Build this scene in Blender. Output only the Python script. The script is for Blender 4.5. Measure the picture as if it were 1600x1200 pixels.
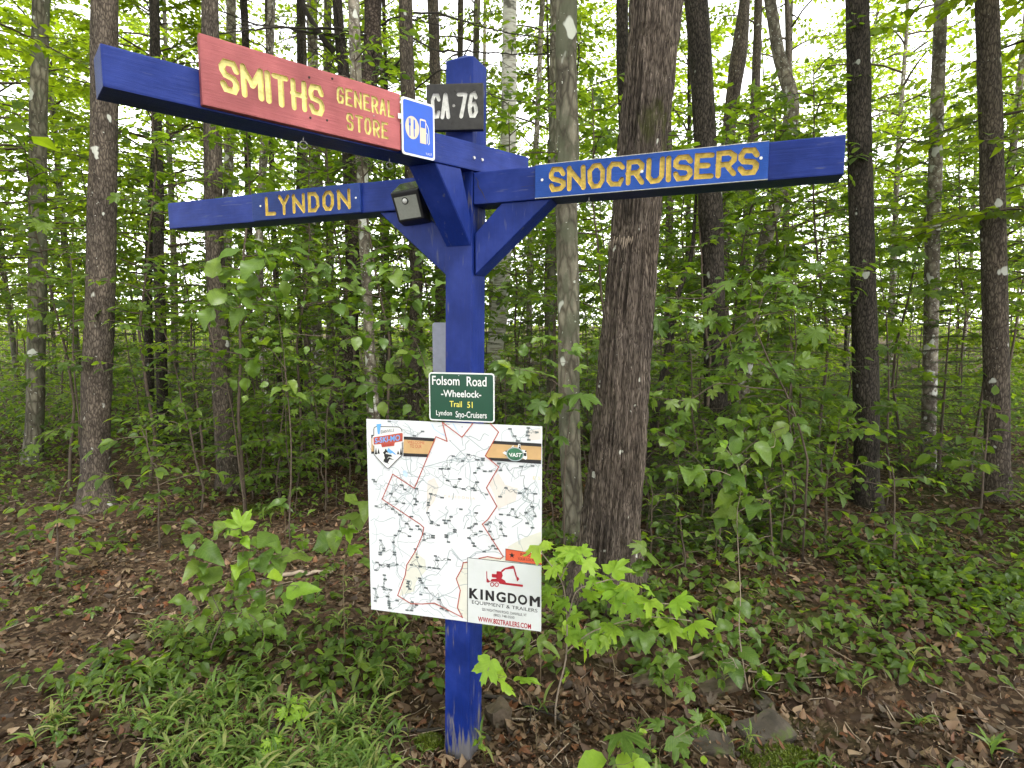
import bpy, bmesh, math, random
import numpy as np
from math import sin, cos, radians, pi
from mathutils import Matrix, Vector
from mathutils.geometry import tessellate_polygon

for o in list(bpy.data.objects):
    bpy.data.objects.remove(o)
SC = bpy.context.scene
COL = SC.collection
random.seed(7)
RNG = np.random.default_rng(7)

# ------------------------------------------------------------------ camera, sky, sun, exposure
FPX = 901.0                       # focal length in photo pixels (photo 1600 x 1200)
PITCH = radians(5.85)
CAM = np.array([0.0, 0.0, 2.194])
cd = bpy.data.cameras.new("camera")
cam = bpy.data.objects.new("camera", cd)
COL.objects.link(cam)
cam.location = CAM
cam.rotation_euler = (pi / 2 - PITCH, 0, 0)
cd.sensor_fit = 'HORIZONTAL'
cd.sensor_width = 36
cd.lens = FPX / 1600 * 36
cd.clip_start = 0.05
cd.clip_end = 600
SC.camera = cam

SUN_EL, SUN_AZ = radians(58), radians(150)     # azimuth measured clockwise from +Y (behind the camera, to the right)
w = bpy.data.worlds.new("World")
SC.world = w
w.use_nodes = True
nt = w.node_tree
nt.nodes.clear()
sky = nt.nodes.new('ShaderNodeTexSky')
sky.sky_type = 'NISHITA'
sky.sun_disc = False
sky.sun_elevation = SUN_EL
sky.sun_rotation = SUN_AZ
sky.dust_density = 1.0
sky.air_density = 1.0
hs = nt.nodes.new('ShaderNodeHueSaturation')   # thin even overcast: most of the blue is gone
hs.inputs['Saturation'].default_value = 0.06
bg = nt.nodes.new('ShaderNodeBackground')
bg.inputs['Strength'].default_value = 0.15
wo = nt.nodes.new('ShaderNodeOutputWorld')
nt.links.new(sky.outputs[0], hs.inputs['Color'])
nt.links.new(hs.outputs[0], bg.inputs[0])
nt.links.new(bg.outputs[0], wo.inputs[0])

sd = bpy.data.lights.new("sun", 'SUN')
sd.energy = 0.6
sd.angle = radians(25)
sd.color = (1.0, 0.96, 0.9)
sun = bpy.data.objects.new("sun", sd)
COL.objects.link(sun)
sdir = Vector((sin(SUN_AZ) * cos(SUN_EL), cos(SUN_AZ) * cos(SUN_EL), sin(SUN_EL)))
sun.rotation_euler = sdir.to_track_quat('Z', 'Y').to_euler()
sun.location = (4, -6, 12)

SC.view_settings.view_transform = 'Standard'
SC.view_settings.look = 'None'
SC.view_settings.gamma = 1
SC.view_settings.use_curve_mapping = False
SC.view_settings.exposure = 2.86
cy = SC.cycles
cy.max_bounces = 6
cy.diffuse_bounces = 4
cy.glossy_bounces = 2
cy.transmission_bounces = 4
cy.use_denoising = True
cy.sample_clamp_indirect = 6

# ------------------------------------------------------------------ geometry of the photograph
CA_, SA_ = cos(PITCH), sin(PITCH)


def ray(u, v):
    a = (u - 800) / FPX
    b = (600 - v) / FPX
    return np.array([a, CA_ + b * SA_, -SA_ + b * CA_])


def at_y(u, v, y):
    r = ray(u, v)
    return CAM + r * (y / r[1])


def px(y):
    """metres covered by one photo pixel at distance y"""
    return y / FPX


def on_plane(u, v, p, n):
    r = ray(u, v)
    return CAM + r * (np.dot(np.asarray(p) - CAM, n) / np.dot(r, n))


def vnoise(x, y, z=0.0, seed=0):
    """cheap vectorised value noise, -1..1"""
    x, y, z = np.broadcast_arrays(np.asarray(x, float), np.asarray(y, float), np.asarray(z, float))
    xi, yi, zi = np.floor(x).astype(np.int64), np.floor(y).astype(np.int64), np.floor(z).astype(np.int64)
    fx, fy, fz = x - xi, y - yi, z - zi
    fx, fy, fz = (t * t * (3 - 2 * t) for t in (fx, fy, fz))

    def h(a, b, c):
        n = (a * 374761393 + b * 668265263 + c * 2147483647 + seed * 974711) & 0xFFFFFFFF
        n = ((n ^ (n >> 13)) * 1274126177) & 0xFFFFFFFF
        n = ((n ^ (n >> 16)) * 2246822519) & 0xFFFFFFFF
        return ((n ^ (n >> 15)) & 0xFFFF) / 32767.5 - 1
    r = 0
    for dx in (0, 1):
        for dy in (0, 1):
            for dz in (0, 1):
                r = r + h(xi + dx, yi + dy, zi + dz) * (fx if dx else 1 - fx) * (fy if dy else 1 - fy) * (fz if dz else 1 - fz)
    return r


def smooth(a, b, x):
    t = np.clip((x - a) / (b - a), 0, 1)
    return t * t * (3 - 2 * t)


def ground_z(x, y):
    x = np.asarray(x, float)
    y = np.asarray(y, float)
    z = 0.05 * vnoise(x * 0.9, y * 0.9, 0, 1) * smooth(2.7, 3.6, y) + 0.025 * vnoise(x * 3.1, y * 3.1, 0, 2) + 0.010 * vnoise(x * 9, y * 9, 0, 3)
    z = z + 0.17 * smooth(3.0, 3.7, y) * smooth(-0.1, 0.7, x)
    z = z + 0.024 * np.clip(y - 6, 0, 200) + 0.35 * vnoise(x * 0.12, y * 0.12, 0, 4) * smooth(7, 16, y)
    z = z - 0.03
    return z


def ground_hit(u, v):
    r = ray(u, v)
    t = np.arange(1.5, 90, 0.02)
    P = CAM[None, :] + r[None, :] * t[:, None]
    below = P[:, 2] < ground_z(P[:, 0], P[:, 1])
    i = int(np.argmax(below)) if below.any() else len(t) - 1
    return P[i]


# ------------------------------------------------------------------ object helpers
def tag(o, label=None, cat=None, group=None, kind=None):
    if label:
        o['label'] = label
    if cat:
        o['category'] = cat
    if group:
        o['group'] = group
    if kind:
        o['kind'] = kind
    return o


def empty(name, loc, label=None, cat=None, group=None, mat=None):
    o = bpy.data.objects.new(name, None)
    o.empty_display_size = 0.1
    COL.objects.link(o)
    if mat is not None:
        o.matrix_world = mat
    else:
        o.location = loc
    return tag(o, label, cat, group)


def to_mesh(name, V, F, mats, smooth_=False, midx=None):
    """V (n,3); F: list of arrays of faces (each array one face size)"""
    me = bpy.data.meshes.new(name)
    V = np.asarray(V, np.float32)
    if isinstance(F, np.ndarray):
        F = [F]
    F = [np.asarray(f, np.int32) for f in F if len(f)]
    tot = np.concatenate([np.full(len(f), f.shape[1], np.int32) for f in F])
    loops = np.concatenate([f.ravel() for f in F])
    me.vertices.add(len(V))
    me.vertices.foreach_set('co', V.ravel())
    me.loops.add(len(loops))
    me.loops.foreach_set('vertex_index', loops)
    me.polygons.add(len(tot))
    me.polygons.foreach_set('loop_start', np.concatenate([[0], np.cumsum(tot)[:-1]]).astype(np.int32))
    if midx is not None:
        me.polygons.foreach_set('material_index', np.asarray(midx, np.int32))
    me.polygons.foreach_set('use_smooth', np.full(len(tot), bool(smooth_)))
    for m in (mats if isinstance(mats, (list, tuple)) else [mats]):
        me.materials.append(m)
    me.update(calc_edges=True)
    me.validate()
    return me


def add(name, me, parent=None, loc=None):
    o = bpy.data.objects.new(name, me)
    COL.objects.link(o)
    if parent is not None:
        o.parent = parent
    if loc is not None:
        o.location = loc
    return o


def part(name, V, F, mat, parent=None, org=(0, 0, 0), smooth_=False, midx=None):
    V = np.asarray(V, float) - np.asarray(org, float)
    o = add(name, to_mesh(name, V, F, mat, smooth_, midx), parent)
    if parent is None:
        o.location = org
    return o


class Acc:
    """collects vertices and faces of several shapes of ONE part"""
    def __init__(self):
        self.V, self.T, self.Q, self.n = [], [], [], 0

    def add(self, V, F):
        V = np.asarray(V, float)
        for f in (F if isinstance(F, list) else [F]):
            f = np.asarray(f)
            if len(f) == 0:
                continue
            (self.T if f.shape[1] == 3 else self.Q).append(f + self.n)
        self.V.append(V)
        self.n += len(V)
        return self

    def VF(self):
        F = []
        if self.T:
            F.append(np.concatenate(self.T))
        if self.Q:
            F.append(np.concatenate(self.Q))
        return np.concatenate(self.V), F


def tube(P, R, sides=8, rough=0.0, seed=0, cap=True, close_ratio=None):
    """tapered tube along points P with radii R"""
    P = np.asarray(P, float)
    n = len(P)
    R = np.broadcast_to(np.asarray(R, float), (n,))
    T = np.gradient(P, axis=0)
    T /= np.linalg.norm(T, axis=1)[:, None] + 1e-12
    ref = np.array([0, 0, 1.0]) if abs(T[:, 2]).mean() < 0.7 else np.array([0, 1.0, 0])
    A = np.cross(T, ref)
    A /= np.linalg.norm(A, axis=1)[:, None] + 1e-12
    B = np.cross(A, T)
    ang = np.linspace(0, 2 * pi, sides, endpoint=False)
    rr = R[:, None] * np.ones(sides)[None, :]
    if rough:
        s = np.cumsum(np.concatenate([[0], np.linalg.norm(np.diff(P, axis=0), axis=1)]))
        rr = rr * (1 + rough * vnoise(np.cos(ang)[None, :] * 2 + 7, np.sin(ang)[None, :] * 2, s[:, None] * 2.2, seed)
                   + rough * 0.5 * vnoise(np.cos(ang)[None, :] * 5 + 7, np.sin(ang)[None, :] * 5, s[:, None] * 6, seed + 3))
    V = P[:, None, :] + rr[:, :, None] * (np.cos(ang)[None, :, None] * A[:, None, :] + np.sin(ang)[None, :, None] * B[:, None, :])
    V = V.reshape(-1, 3)
    i = np.arange(n - 1)[:, None] * sides
    j = np.arange(sides)[None, :]
    j2 = (j + 1) % sides
    Q = np.stack([i + j, i + sides + j, i + sides + j2, i + j2], -1).reshape(-1, 4)[:, ::-1]
    F = [Q]
    if cap:
        V = np.concatenate([V, P[:1], P[-1:]])
        a, b = len(V) - 2, len(V) - 1
        jj = np.arange(sides)
        t1 = np.stack([np.full(sides, a), jj, (jj + 1) % sides], -1)[:, ::-1]
        t2 = np.stack([np.full(sides, b), (n - 1) * sides + (jj + 1) % sides, (n - 1) * sides + jj], -1)[:, ::-1]
        F = [np.concatenate([t1, t2]), Q]
    return V, F


def resample(P, step):
    """Catmull-Rom resample of a polyline of any dimension"""
    P = np.asarray(P, float)
    out = []
    n = len(P)
    for k in range(n - 1):
        p0, p1, p2, p3 = P[max(k - 1, 0)], P[k], P[k + 1], P[min(k + 2, n - 1)]
        m = max(1, int(np.linalg.norm((p2 - p1)[:3]) / step))
        for t in np.arange(m) / m:
            out.append(0.5 * ((2 * p1) + (-p0 + p2) * t + (2 * p0 - 5 * p1 + 4 * p2 - p3) * t * t + (-p0 + 3 * p1 - 3 * p2 + p3) * t ** 3))
    out.append(P[-1])
    return np.array(out)


def bevelled(V, F, off, seg=1):
    bm = bmesh.new()
    vs = [bm.verts.new(v) for v in V]
    for f in F:
        bm.faces.new([vs[i] for i in f])
    bm.normal_update()
    bmesh.ops.recalc_face_normals(bm, faces=bm.faces[:])
    if off:
        bmesh.ops.bevel(bm, geom=bm.edges[:], offset=off, segments=seg, affect='EDGES', profile=0.7)
    bmesh.ops.triangulate(bm, faces=bm.faces[:])
    bm.verts.index_update()
    V2 = np.array([v.co[:] for v in bm.verts])
    F2 = np.array([[v.index for v in f.verts] for f in bm.faces])
    bm.free()
    return V2, F2


HEXF = [(0, 1, 2, 3), (7, 6, 5, 4), (0, 4, 5, 1), (1, 5, 6, 2), (2, 6, 7, 3), (3, 7, 4, 0)]


def box(x0, x1, y0, y1, z0, z1, off=0.0, seg=1):
    V = [(x0, y0, z0), (x1, y0, z0), (x1, y1, z0), (x0, y1, z0), (x0, y0, z1), (x1, y0, z1), (x1, y1, z1), (x0, y1, z1)]
    return bevelled(V, HEXF, off, seg)


def poly_fill(pts, z=0.0):
    pts = [(float(a), float(b)) for a, b in pts]
    tri = tessellate_polygon([[Vector((a, b, 0)) for a, b in pts]])
    V = np.array([(a, b, z) for a, b in pts])
    F = np.array(tri)
    a, b, c = V[F[:, 0]], V[F[:, 1]], V[F[:, 2]]
    s = (b[:, 0] - a[:, 0]) * (c[:, 1] - a[:, 1]) - (b[:, 1] - a[:, 1]) * (c[:, 0] - a[:, 0])
    F[s < 0] = F[s < 0][:, ::-1]
    return V, F


def ribbon(pts, wd, z=0.0, closed=False):
    P = np.asarray(pts, float)[:, :2]
    if closed:
        P = np.concatenate([P, P[:1]])
    T = np.gradient(P, axis=0)
    T /= np.linalg.norm(T, axis=1)[:, None] + 1e-12
    N = np.stack([-T[:, 1], T[:, 0]], -1) * wd / 2
    V = np.concatenate([P - N, P + N])
    V = np.concatenate([V, np.full((len(V), 1), z)], 1)
    n = len(P)
    i = np.arange(n - 1)
    return V, np.stack([i, i + 1, n + i + 1, n + i], -1)


def disc(cx, cy_, rx, ry, z=0, n=28):
    a = np.linspace(0, 2 * pi, n, endpoint=False)
    return poly_fill(np.stack([cx + rx * np.cos(a), cy_ + ry * np.sin(a)], -1), z)


def text_vf(s, bold=0.0, spacing=1.0):
    cu = bpy.data.curves.new("lettering", 'FONT')
    cu.body = s
    cu.offset = bold
    cu.space_character = spacing
    cu.resolution_u = 3
    ob = bpy.data.objects.new("lettering", cu)
    COL.objects.link(ob)
    dg = bpy.context.evaluated_depsgraph_get()
    me = ob.evaluated_get(dg).to_mesh()
    me.calc_loop_triangles()
    V = np.array([v.co[:] for v in me.vertices])
    F = np.array([t.vertices[:] for t in me.loop_triangles])
    ob.evaluated_get(dg).to_mesh_clear()
    bpy.data.objects.remove(ob)
    bpy.data.curves.remove(cu)
    return V, F


def text_box(s, x0, x1, y0, y1, z=0.0, bold=0.0, spacing=1.0, shear=0.0):
    """lettering stretched into a box (local board coordinates)"""
    V, F = text_vf(s, bold, spacing)
    lo, hi = V.min(0), V.max(0)
    X = x0 + (V[:, 0] - lo[0]) / (hi[0] - lo[0]) * (x1 - x0)
    Y = y0 + (V[:, 1] - lo[1]) / (hi[1] - lo[1]) * (y1 - y0)
    return np.stack([X + shear * (Y - y0), Y, np.full(len(X), z)], -1), F


# ------------------------------------------------------------------ materials
def new_mat(name):
    m = bpy.data.materials.new(name)
    m.use_nodes = True
    t = m.node_tree
    b = t.nodes['Principled BSDF']
    return m, t, b


def N(t, typ, **kw):
    n = t.nodes.new(typ)
    for k, v in kw.items():
        setattr(n, k, v)
    return n


def coords(t, scale=(1, 1, 1), space='Object'):
    tc = N(t, 'ShaderNodeTexCoord')
    mp = N(t, 'ShaderNodeMapping')
    mp.inputs['Scale'].default_value = scale
    t.links.new(tc.outputs[space], mp.inputs['Vector'])
    return mp.outputs[0]


def noise(t, vec, scale, detail=4, rough=0.6, dist=0.0):
    n = N(t, 'ShaderNodeTexNoise')
    n.inputs['Scale'].default_value = scale
    n.inputs['Detail'].default_value = detail
    n.inputs['Roughness'].default_value = rough
    n.inputs['Distortion'].default_value = dist
    t.links.new(vec, n.inputs['Vector'])
    return n.outputs['Fac']


def ramp(t, fac, stops, interp='LINEAR'):
    r = N(t, 'ShaderNodeValToRGB')
    r.color_ramp.interpolation = interp
    el = r.color_ramp.elements
    while len(el) < len(stops):
        el.new(0.5)
    for e, (p, c) in zip(el, stops):
        e.position = p
        e.color = (*c, 1) if len(c) == 3 else c
    t.links.new(fac, r.inputs[0])
    return r.outputs[0]


def mixc(t, fac, a, b, typ='MIX'):
    m = N(t, 'ShaderNodeMix', data_type='RGBA', blend_type=typ)
    for sock, val in ((m.inputs[0], fac), (m.inputs[6], a), (m.inputs[7], b)):
        if isinstance(val, (int, float)):
            sock.default_value = val
        elif isinstance(val, tuple):
            sock.default_value = (*val, 1)
        else:
            t.links.new(val, sock)
    return m.outputs[2]


def bump(t, b, h, strength=0.4, dist=0.01):
    n = N(t, 'ShaderNodeBump')
    n.inputs['Strength'].default_value = strength
    n.inputs['Distance'].default_value = dist
    t.links.new(h, n.inputs['Height'])
    t.links.new(n.outputs[0], b.inputs['Normal'])


def plain(name, col, rough=0.6, metal=0.0, var=0.12, scale=30, spec=0.4):
    m, t, b = new_mat(name)
    v = coords(t)
    f = noise(t, v, scale, 5)
    c = ramp(t, f, [(0.25, tuple(x * (1 - var) for x in col)), (0.75, tuple(min(1, x * (1 + var)) for x in col))])
    t.links.new(c, b.inputs['Base Color'])
    b.inputs['Roughness'].default_value = rough
    b.inputs['Metallic'].default_value = metal
    b.inputs['Specular IOR Level'].default_value = spec
    return m


def painted_wood(name, col, worn, wear=0.66, grain=(30, 30, 2.2), rough=0.45, foot=False):
    m, t, b = new_mat(name)
    v = coords(t, grain)
    g = noise(t, v, 3.0, 6, 0.65, 0.4)
    v2 = coords(t)
    s = noise(t, v2, 5.0, 5, 0.6)
    c = mixc(t, g, tuple(x * 0.72 for x in col), tuple(x * 1.25 for x in col))
    fade = ramp(t, s, [(0.42, (0, 0, 0)), (0.72, (0.8, 0.8, 0.8))])
    c = mixc(t, fade, c, tuple(min(1, x * 1.5 + 0.016) for x in col))
    dk = noise(t, coords(t, (1, 1, 0.6)), 2.1, 4, 0.6)
    c = mixc(t, ramp(t, dk, [(0.34, (0.6, 0.6, 0.6)), (0.5, (0, 0, 0))]), c, tuple(x * 0.45 for x in col))
    # paint scratched and rubbed off along the grain
    vs = coords(t, (grain[0] * 0.9, grain[1] * 0.9, grain[2] * 1.6))
    sc = noise(t, vs, 2.2, 3, 0.5, 0.2)
    big = noise(t, v2, 3.1, 2, 0.5)
    mul = N(t, 'ShaderNodeMath', operation='MULTIPLY_ADD')
    t.links.new(big, mul.inputs[0])
    mul.inputs[1].default_value = 0.35
    t.links.new(sc, mul.inputs[2])
    wv = mul.outputs[0]
    if foot:
        sep = N(t, 'ShaderNodeSeparateXYZ')
        t.links.new(v2, sep.inputs[0])
        mr = N(t, 'ShaderNodeMapRange')
        mr.inputs['From Min'].default_value = 0.26
        mr.inputs['From Max'].default_value = 0.0
        mr.inputs['To Max'].default_value = 0.34
        t.links.new(sep.outputs[2], mr.inputs['Value'])
        ad = N(t, 'ShaderNodeMath', operation='ADD')
        t.links.new(wv, ad.inputs[0])
        t.links.new(mr.outputs[0], ad.inputs[1])
        wv = ad.outputs[0]
    wmask = ramp(t, wv, [(wear + 0.17, (0, 0, 0)), (wear + 0.30, (0.9, 0.9, 0.9))])
    c = mixc(t, wmask, c, worn)
    t.links.new(c, b.inputs['Base Color'])
    b.inputs['Roughness'].default_value = rough
    b.inputs['Specular IOR Level'].default_value = 0.22
    bump(t, b, g, 0.35, 0.006)
    return m


def leaf_mat(name, stops, trans=0.45, tcol=(1.5, 1.55, 0.55), island=True, rough=0.45, veins=False):
    m, t, b = new_mat(name)
    if island:
        r = N(t, 'ShaderNodeNewGeometry').outputs['Random Per Island']
    else:
        r = N(t, 'ShaderNodeObjectInfo').outputs['Random']
    c = ramp(t, r, stops)
    v = coords(t)
    f = noise(t, v, 3.0 if veins else 9.0, 3)
    c = mixc(t, ramp(t, f, [(0.3, (0.78, 0.78, 0.78)), (0.7, (1.12, 1.12, 1.12))]), (0, 0, 0), c, 'MIX')
    c = mixc(t, 1.0, ramp(t, r, stops), ramp(t, f, [(0.3, (0.8, 0.82, 0.8)), (0.7, (1.15, 1.12, 1.1))]), 'MULTIPLY')
    if veins:
        sep = N(t, 'ShaderNodeSeparateXYZ')
        t.links.new(v, sep.inputs[0])
        ax = N(t, 'ShaderNodeMath', operation='ABSOLUTE')
        t.links.new(sep.outputs[0], ax.inputs[0])
        # side veins: stripes slanting away from the midrib
        ma = N(t, 'ShaderNodeMath', operation='MULTIPLY_ADD')
        t.links.new(ax.outputs[0], ma.inputs[0])
        ma.inputs[1].default_value = -0.8
        t.links.new(sep.outputs[1], ma.inputs[2])
        mm = N(t, 'ShaderNodeMath', operation='PINGPONG')
        t.links.new(ma.outputs[0], mm.inputs[0])
        mm.inputs[1].default_value = 0.055
        mn = N(t, 'ShaderNodeMath', operation='MINIMUM')
        t.links.new(mm.outputs[0], mn.inputs[0])
        t.links.new(ax.outputs[0], mn.inputs[1])
        vm = ramp(t, mn.outputs[0], [(0.0, (1, 1, 1)), (0.014, (0, 0, 0))])
        c = mixc(t, vm, c, mixc(t, 0.14, c, (0.34, 0.42, 0.16)))
        bump(t, b, mn.outputs[0], 0.10, 0.05)
    t.links.new(c, b.inputs['Base Color'])
    b.inputs['Roughness'].default_value = rough
    b.inputs['Specular IOR Level'].default_value = 0.35
    tr = N(t, 'ShaderNodeBsdfTranslucent')
    tc = mixc(t, 1.0, c, tcol, 'MULTIPLY')
    t.links.new(tc, tr.inputs[0])
    mx = N(t, 'ShaderNodeMixShader')
    mx.inputs[0].default_value = trans
    t.links.new(b.outputs[0], mx.inputs[1])
    t.links.new(tr.outputs[0], mx.inputs[2])
    t.links.new(mx.outputs[0], t.nodes['Material Output'].inputs[0])
    return m


def bark_mat(name, dark, light, sc=(14, 14, 3.0), lichen=None, lich_thr=0.62, lich_scale=5, bstr=0.8, moss=None, moss_thr=0.56):
    m, t, b = new_mat(name)
    v = coords(t, sc)
    vo = N(t, 'ShaderNodeTexVoronoi', feature='DISTANCE_TO_EDGE')
    vo.inputs['Scale'].default_value = 1.4
    nz = N(t, 'ShaderNodeTexNoise')
    nz.inputs['Scale'].default_value = 0.8
    nz.inputs['Detail'].default_value = 4
    t.links.new(v, nz.inputs['Vector'])
    vm = N(t, 'ShaderNodeVectorMath', operation='MULTIPLY_ADD')
    t.links.new(nz.outputs['Color'], vm.inputs[0])
    vm.inputs[1].default_value = (1.4, 1.4, 1.4)
    t.links.new(v, vm.inputs[2])
    t.links.new(vm.outputs[0], vo.inputs['Vector'])
    n2 = noise(t, v, 2.4, 6, 0.7)
    mu = N(t, 'ShaderNodeMath', operation='MULTIPLY')
    t.links.new(vo.outputs['Distance'], mu.inputs[0])
    t.links.new(n2, mu.inputs[1])
    c = ramp(t, mu.outputs[0], [(0.0, dark), (0.10, tuple(0.5 * (a + d) for a, d in zip(dark, light))), (0.32, light)])
    v4 = coords(t, (sc[0] * 0.45, sc[1] * 0.45, sc[2] * 0.3))
    rid = noise(t, v4, 1.0, 7, 0.75, 0.6)
    c = mixc(t, 1.0, c, ramp(t, rid, [(0.32, (0.45, 0.43, 0.42)), (0.62, (1.25, 1.22, 1.2))]), 'MULTIPLY')
    v3 = coords(t)
    big = noise(t, v3, 2.2, 4, 0.6)
    c = mixc(t, 1.0, c, ramp(t, big, [(0.3, (0.72, 0.72, 0.72)), (0.7, (1.2, 1.17, 1.12))]), 'MULTIPLY')
    if moss:
        f = noise(t, coords(t, (1, 1, 0.5)), 3.3, 5, 0.7)
        c = mixc(t, ramp(t, f, [(moss_thr, (0, 0, 0)), (moss_thr + 0.09, (0.8, 0.8, 0.8))]), c, moss)
    if lichen:
        f = noise(t, coords(t, (1, 1, 0.75)), lich_scale, 2.5, 0.5)
        c = mixc(t, ramp(t, f, [(lich_thr, (0, 0, 0)), (lich_thr + 0.03, (0.9, 0.9, 0.9))]), c, lichen)
        f = noise(t, coords(t), lich_scale * 7, 1.5, 0.5)
        c = mixc(t, ramp(t, f, [(lich_thr + 0.05, (0, 0, 0)), (lich_thr + 0.09, (0.8, 0.8, 0.8))]), c, lichen)
    t.links.new(c, b.inputs['Base Color'])
    b.inputs['Roughness'].default_value = 0.9
    b.inputs['Specular IOR Level'].default_value = 0.2
    bump(t, b, mu.outputs[0], bstr, 0.03)
    return m


def birch_mat():
    m, t, b = new_mat("birch_bark")
    v = coords(t, (3, 3, 26))
    f = noise(t, v, 1.6, 4, 0.6)
    c = ramp(t, f, [(0.31, (0.03, 0.025, 0.02)), (0.4, (0.30, 0.27, 0.23)), (0.5, (0.52, 0.49, 0.44)), (0.8, (0.62, 0.6, 0.56))])
    f2 = noise(t, coords(t, (1, 1, 0.8)), 2.6, 3, 0.6)
    c = mixc(t, ramp(t, f2, [(0.60, (0, 0, 0)), (0.66, (0.9, 0.9, 0.9))]), c, (0.07, 0.06, 0.05))
    t.links.new(c, b.inputs['Base Color'])
    b.inputs['Roughness'].default_value = 0.75
    bump(t, b, f, 0.3, 0.01)
    return m


def ground_mat():
    m, t, b = new_mat("forest_floor")
    v = coords(t)
    f1 = noise(t, v, 17, 9, 0.8)
    f2 = noise(t, v, 1.7, 5, 0.6)
    c = ramp(t, f1, [(0.25, (0.012, 0.008, 0.005)), (0.5, (0.045, 0.028, 0.018)), (0.62, (0.11, 0.07, 0.042)), (0.8, (0.24, 0.17, 0.11))])
    c = mixc(t, ramp(t, f2, [(0.42, (0, 0, 0)), (0.6, (0.6, 0.6, 0.6))]), c, (0.05, 0.033, 0.022), 'MIX')
    vo = N(t, 'ShaderNodeTexVoronoi')                    # matted leaf fragments
    vo.inputs['Scale'].default_value = 30
    nz = N(t, 'ShaderNodeTexNoise')
    nz.inputs['Scale'].default_value = 9
    t.links.new(v, nz.inputs['Vector'])
    vm = N(t, 'ShaderNodeVectorMath', operation='MULTIPLY_ADD')
    t.links.new(nz.outputs['Color'], vm.inputs[0])
    vm.inputs[1].default_value = (0.12, 0.12, 0.12)
    t.links.new(v, vm.inputs[2])
    t.links.new(vm.outputs[0], vo.inputs['Vector'])
    sp = N(t, 'ShaderNodeSeparateColor')
    t.links.new(vo.outputs['Color'], sp.inputs[0])
    cell = ramp(t, sp.outputs[0], [(0.0, (0.016, 0.010, 0.007)), (0.35, (0.045, 0.027, 0.017)), (0.6, (0.075, 0.043, 0.025)), (0.8, (0.12, 0.08, 0.052)), (1.0, (0.20, 0.14, 0.095))])
    c = mixc(t, ramp(t, noise(t, v, 1.3, 4, 0.6), [(0.36, (0.15, 0.15, 0.15)), (0.52, (0.8, 0.8, 0.8))]), c, cell)
    f3 = noise(t, v, 0.8, 4, 0.6)
    c = mixc(t, ramp(t, f3, [(0.56, (0, 0, 0)), (0.66, (0.5, 0.5, 0.5))]), c, (0.05, 0.07, 0.012))
    t.links.new(c, b.inputs['Base Color'])
    b.inputs['Roughness'].default_value = 0.95
    b.inputs['Specular IOR Level'].default_value = 0.15
    bump(t, b, f1, 0.9, 0.03)
    return m


def rock_mat(name, a, c2, moss=0.62):
    m, t, b = new_mat(name)
    v = coords(t)
    f = noise(t, v, 9, 8, 0.7, 0.3)
    c = ramp(t, f, [(0.3, a), (0.7, c2)])
    f2 = noise(t, v, 7, 4, 0.6)
    c = mixc(t, ramp(t, f2, [(moss, (0, 0, 0)), (moss + 0.07, (0.9, 0.9, 0.9))]), c, (0.06, 0.085, 0.012))
    t.links.new(c, b.inputs['Base Color'])
    b.inputs['Roughness'].default_value = 0.8
    bump(t, b, f, 0.7, 0.02)
    return m


M = {}
M['blue'] = painted_wood('blue_paint_on_wood', (0.004, 0.019, 0.160), (0.09, 0.10, 0.16), 0.655)
M['blue_post'] = painted_wood('blue_paint_on_post', (0.004, 0.018, 0.155), (0.14, 0.13, 0.125), 0.64, foot=True)
M['blue_sign'] = painted_wood('bright_blue_paint', (0.012, 0.062, 0.31), (0.5, 0.52, 0.6), 0.72, (3, 60, 60), 0.4)
M['dull_blue_sign'] = painted_wood('dull_blue_paint', (0.008, 0.030, 0.17), (0.3, 0.3, 0.4), 0.72, (3, 60, 60), 0.4)
M['red'] = painted_wood('faded_red_paint', (0.34, 0.092, 0.098), (0.18, 0.065, 0.06), 0.74, (2.5, 40, 40), 0.6)
M['yellow'] = plain('yellow_letter_paint', (0.52, 0.37, 0.07), 0.6, 0, 0.45, 60)
M['pale_yellow'] = plain('pale_yellow_letter_paint', (0.66, 0.58, 0.22), 0.6, 0, 0.3, 60)
M['black_board'] = plain('black_painted_board', (0.022, 0.020, 0.020), 0.6, 0, 0.5, 40)
M['white_letter'] = plain('white_letter_paint', (0.55, 0.54, 0.52), 0.6, 0, 0.25, 70)
M['white'] = plain('white_reflective_sheet', (0.70, 0.70, 0.70), 0.4, 0, 0.03, 12)
M['map_paper'] = plain('white_printed_panel', (0.66, 0.67, 0.70), 0.3, 0, 0.04, 6)
M['ad_panel'] = plain('pale_grey_print', (0.57, 0.59, 0.59), 0.3, 0, 0.04, 6)
M['print_blue'] = plain('blue_reflective_sheet', (0.010, 0.085, 0.52), 0.35, 0, 0.12, 9)
M['print_green'] = plain('green_reflective_sheet', (0.004, 0.055, 0.027), 0.35, 0, 0.08, 9)
M['print_tan'] = plain('tan_print', (0.60, 0.50, 0.38), 0.5, 0, 0.05)
M['print_yellow'] = plain('yellow_print', (0.70, 0.62, 0.10), 0.4, 0, 0.05)
M['print_black'] = plain('black_print', (0.018, 0.017, 0.018), 0.4, 0, 0.1)
M['print_red'] = plain('red_print', (0.34, 0.016, 0.028), 0.4, 0, 0.06)
M['print_border'] = plain('red_orange_print', (0.42, 0.075, 0.045), 0.4, 0, 0.06)
M['print_orange'] = plain('orange_print', (0.58, 0.10, 0.045), 0.4, 0, 0.06)
M['print_ochre'] = plain('ochre_print', (0.52, 0.33, 0.15), 0.4, 0, 0.12, 14)
M['print_sky'] = plain('sky_blue_print', (0.12, 0.36, 0.75), 0.4, 0, 0.06)
M['print_grey'] = plain('grey_road_print', (0.15, 0.18, 0.18), 0.4, 0, 0.15)
M['print_pale'] = plain('pale_road_print', (0.33, 0.39, 0.41), 0.4, 0, 0.1)
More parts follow.
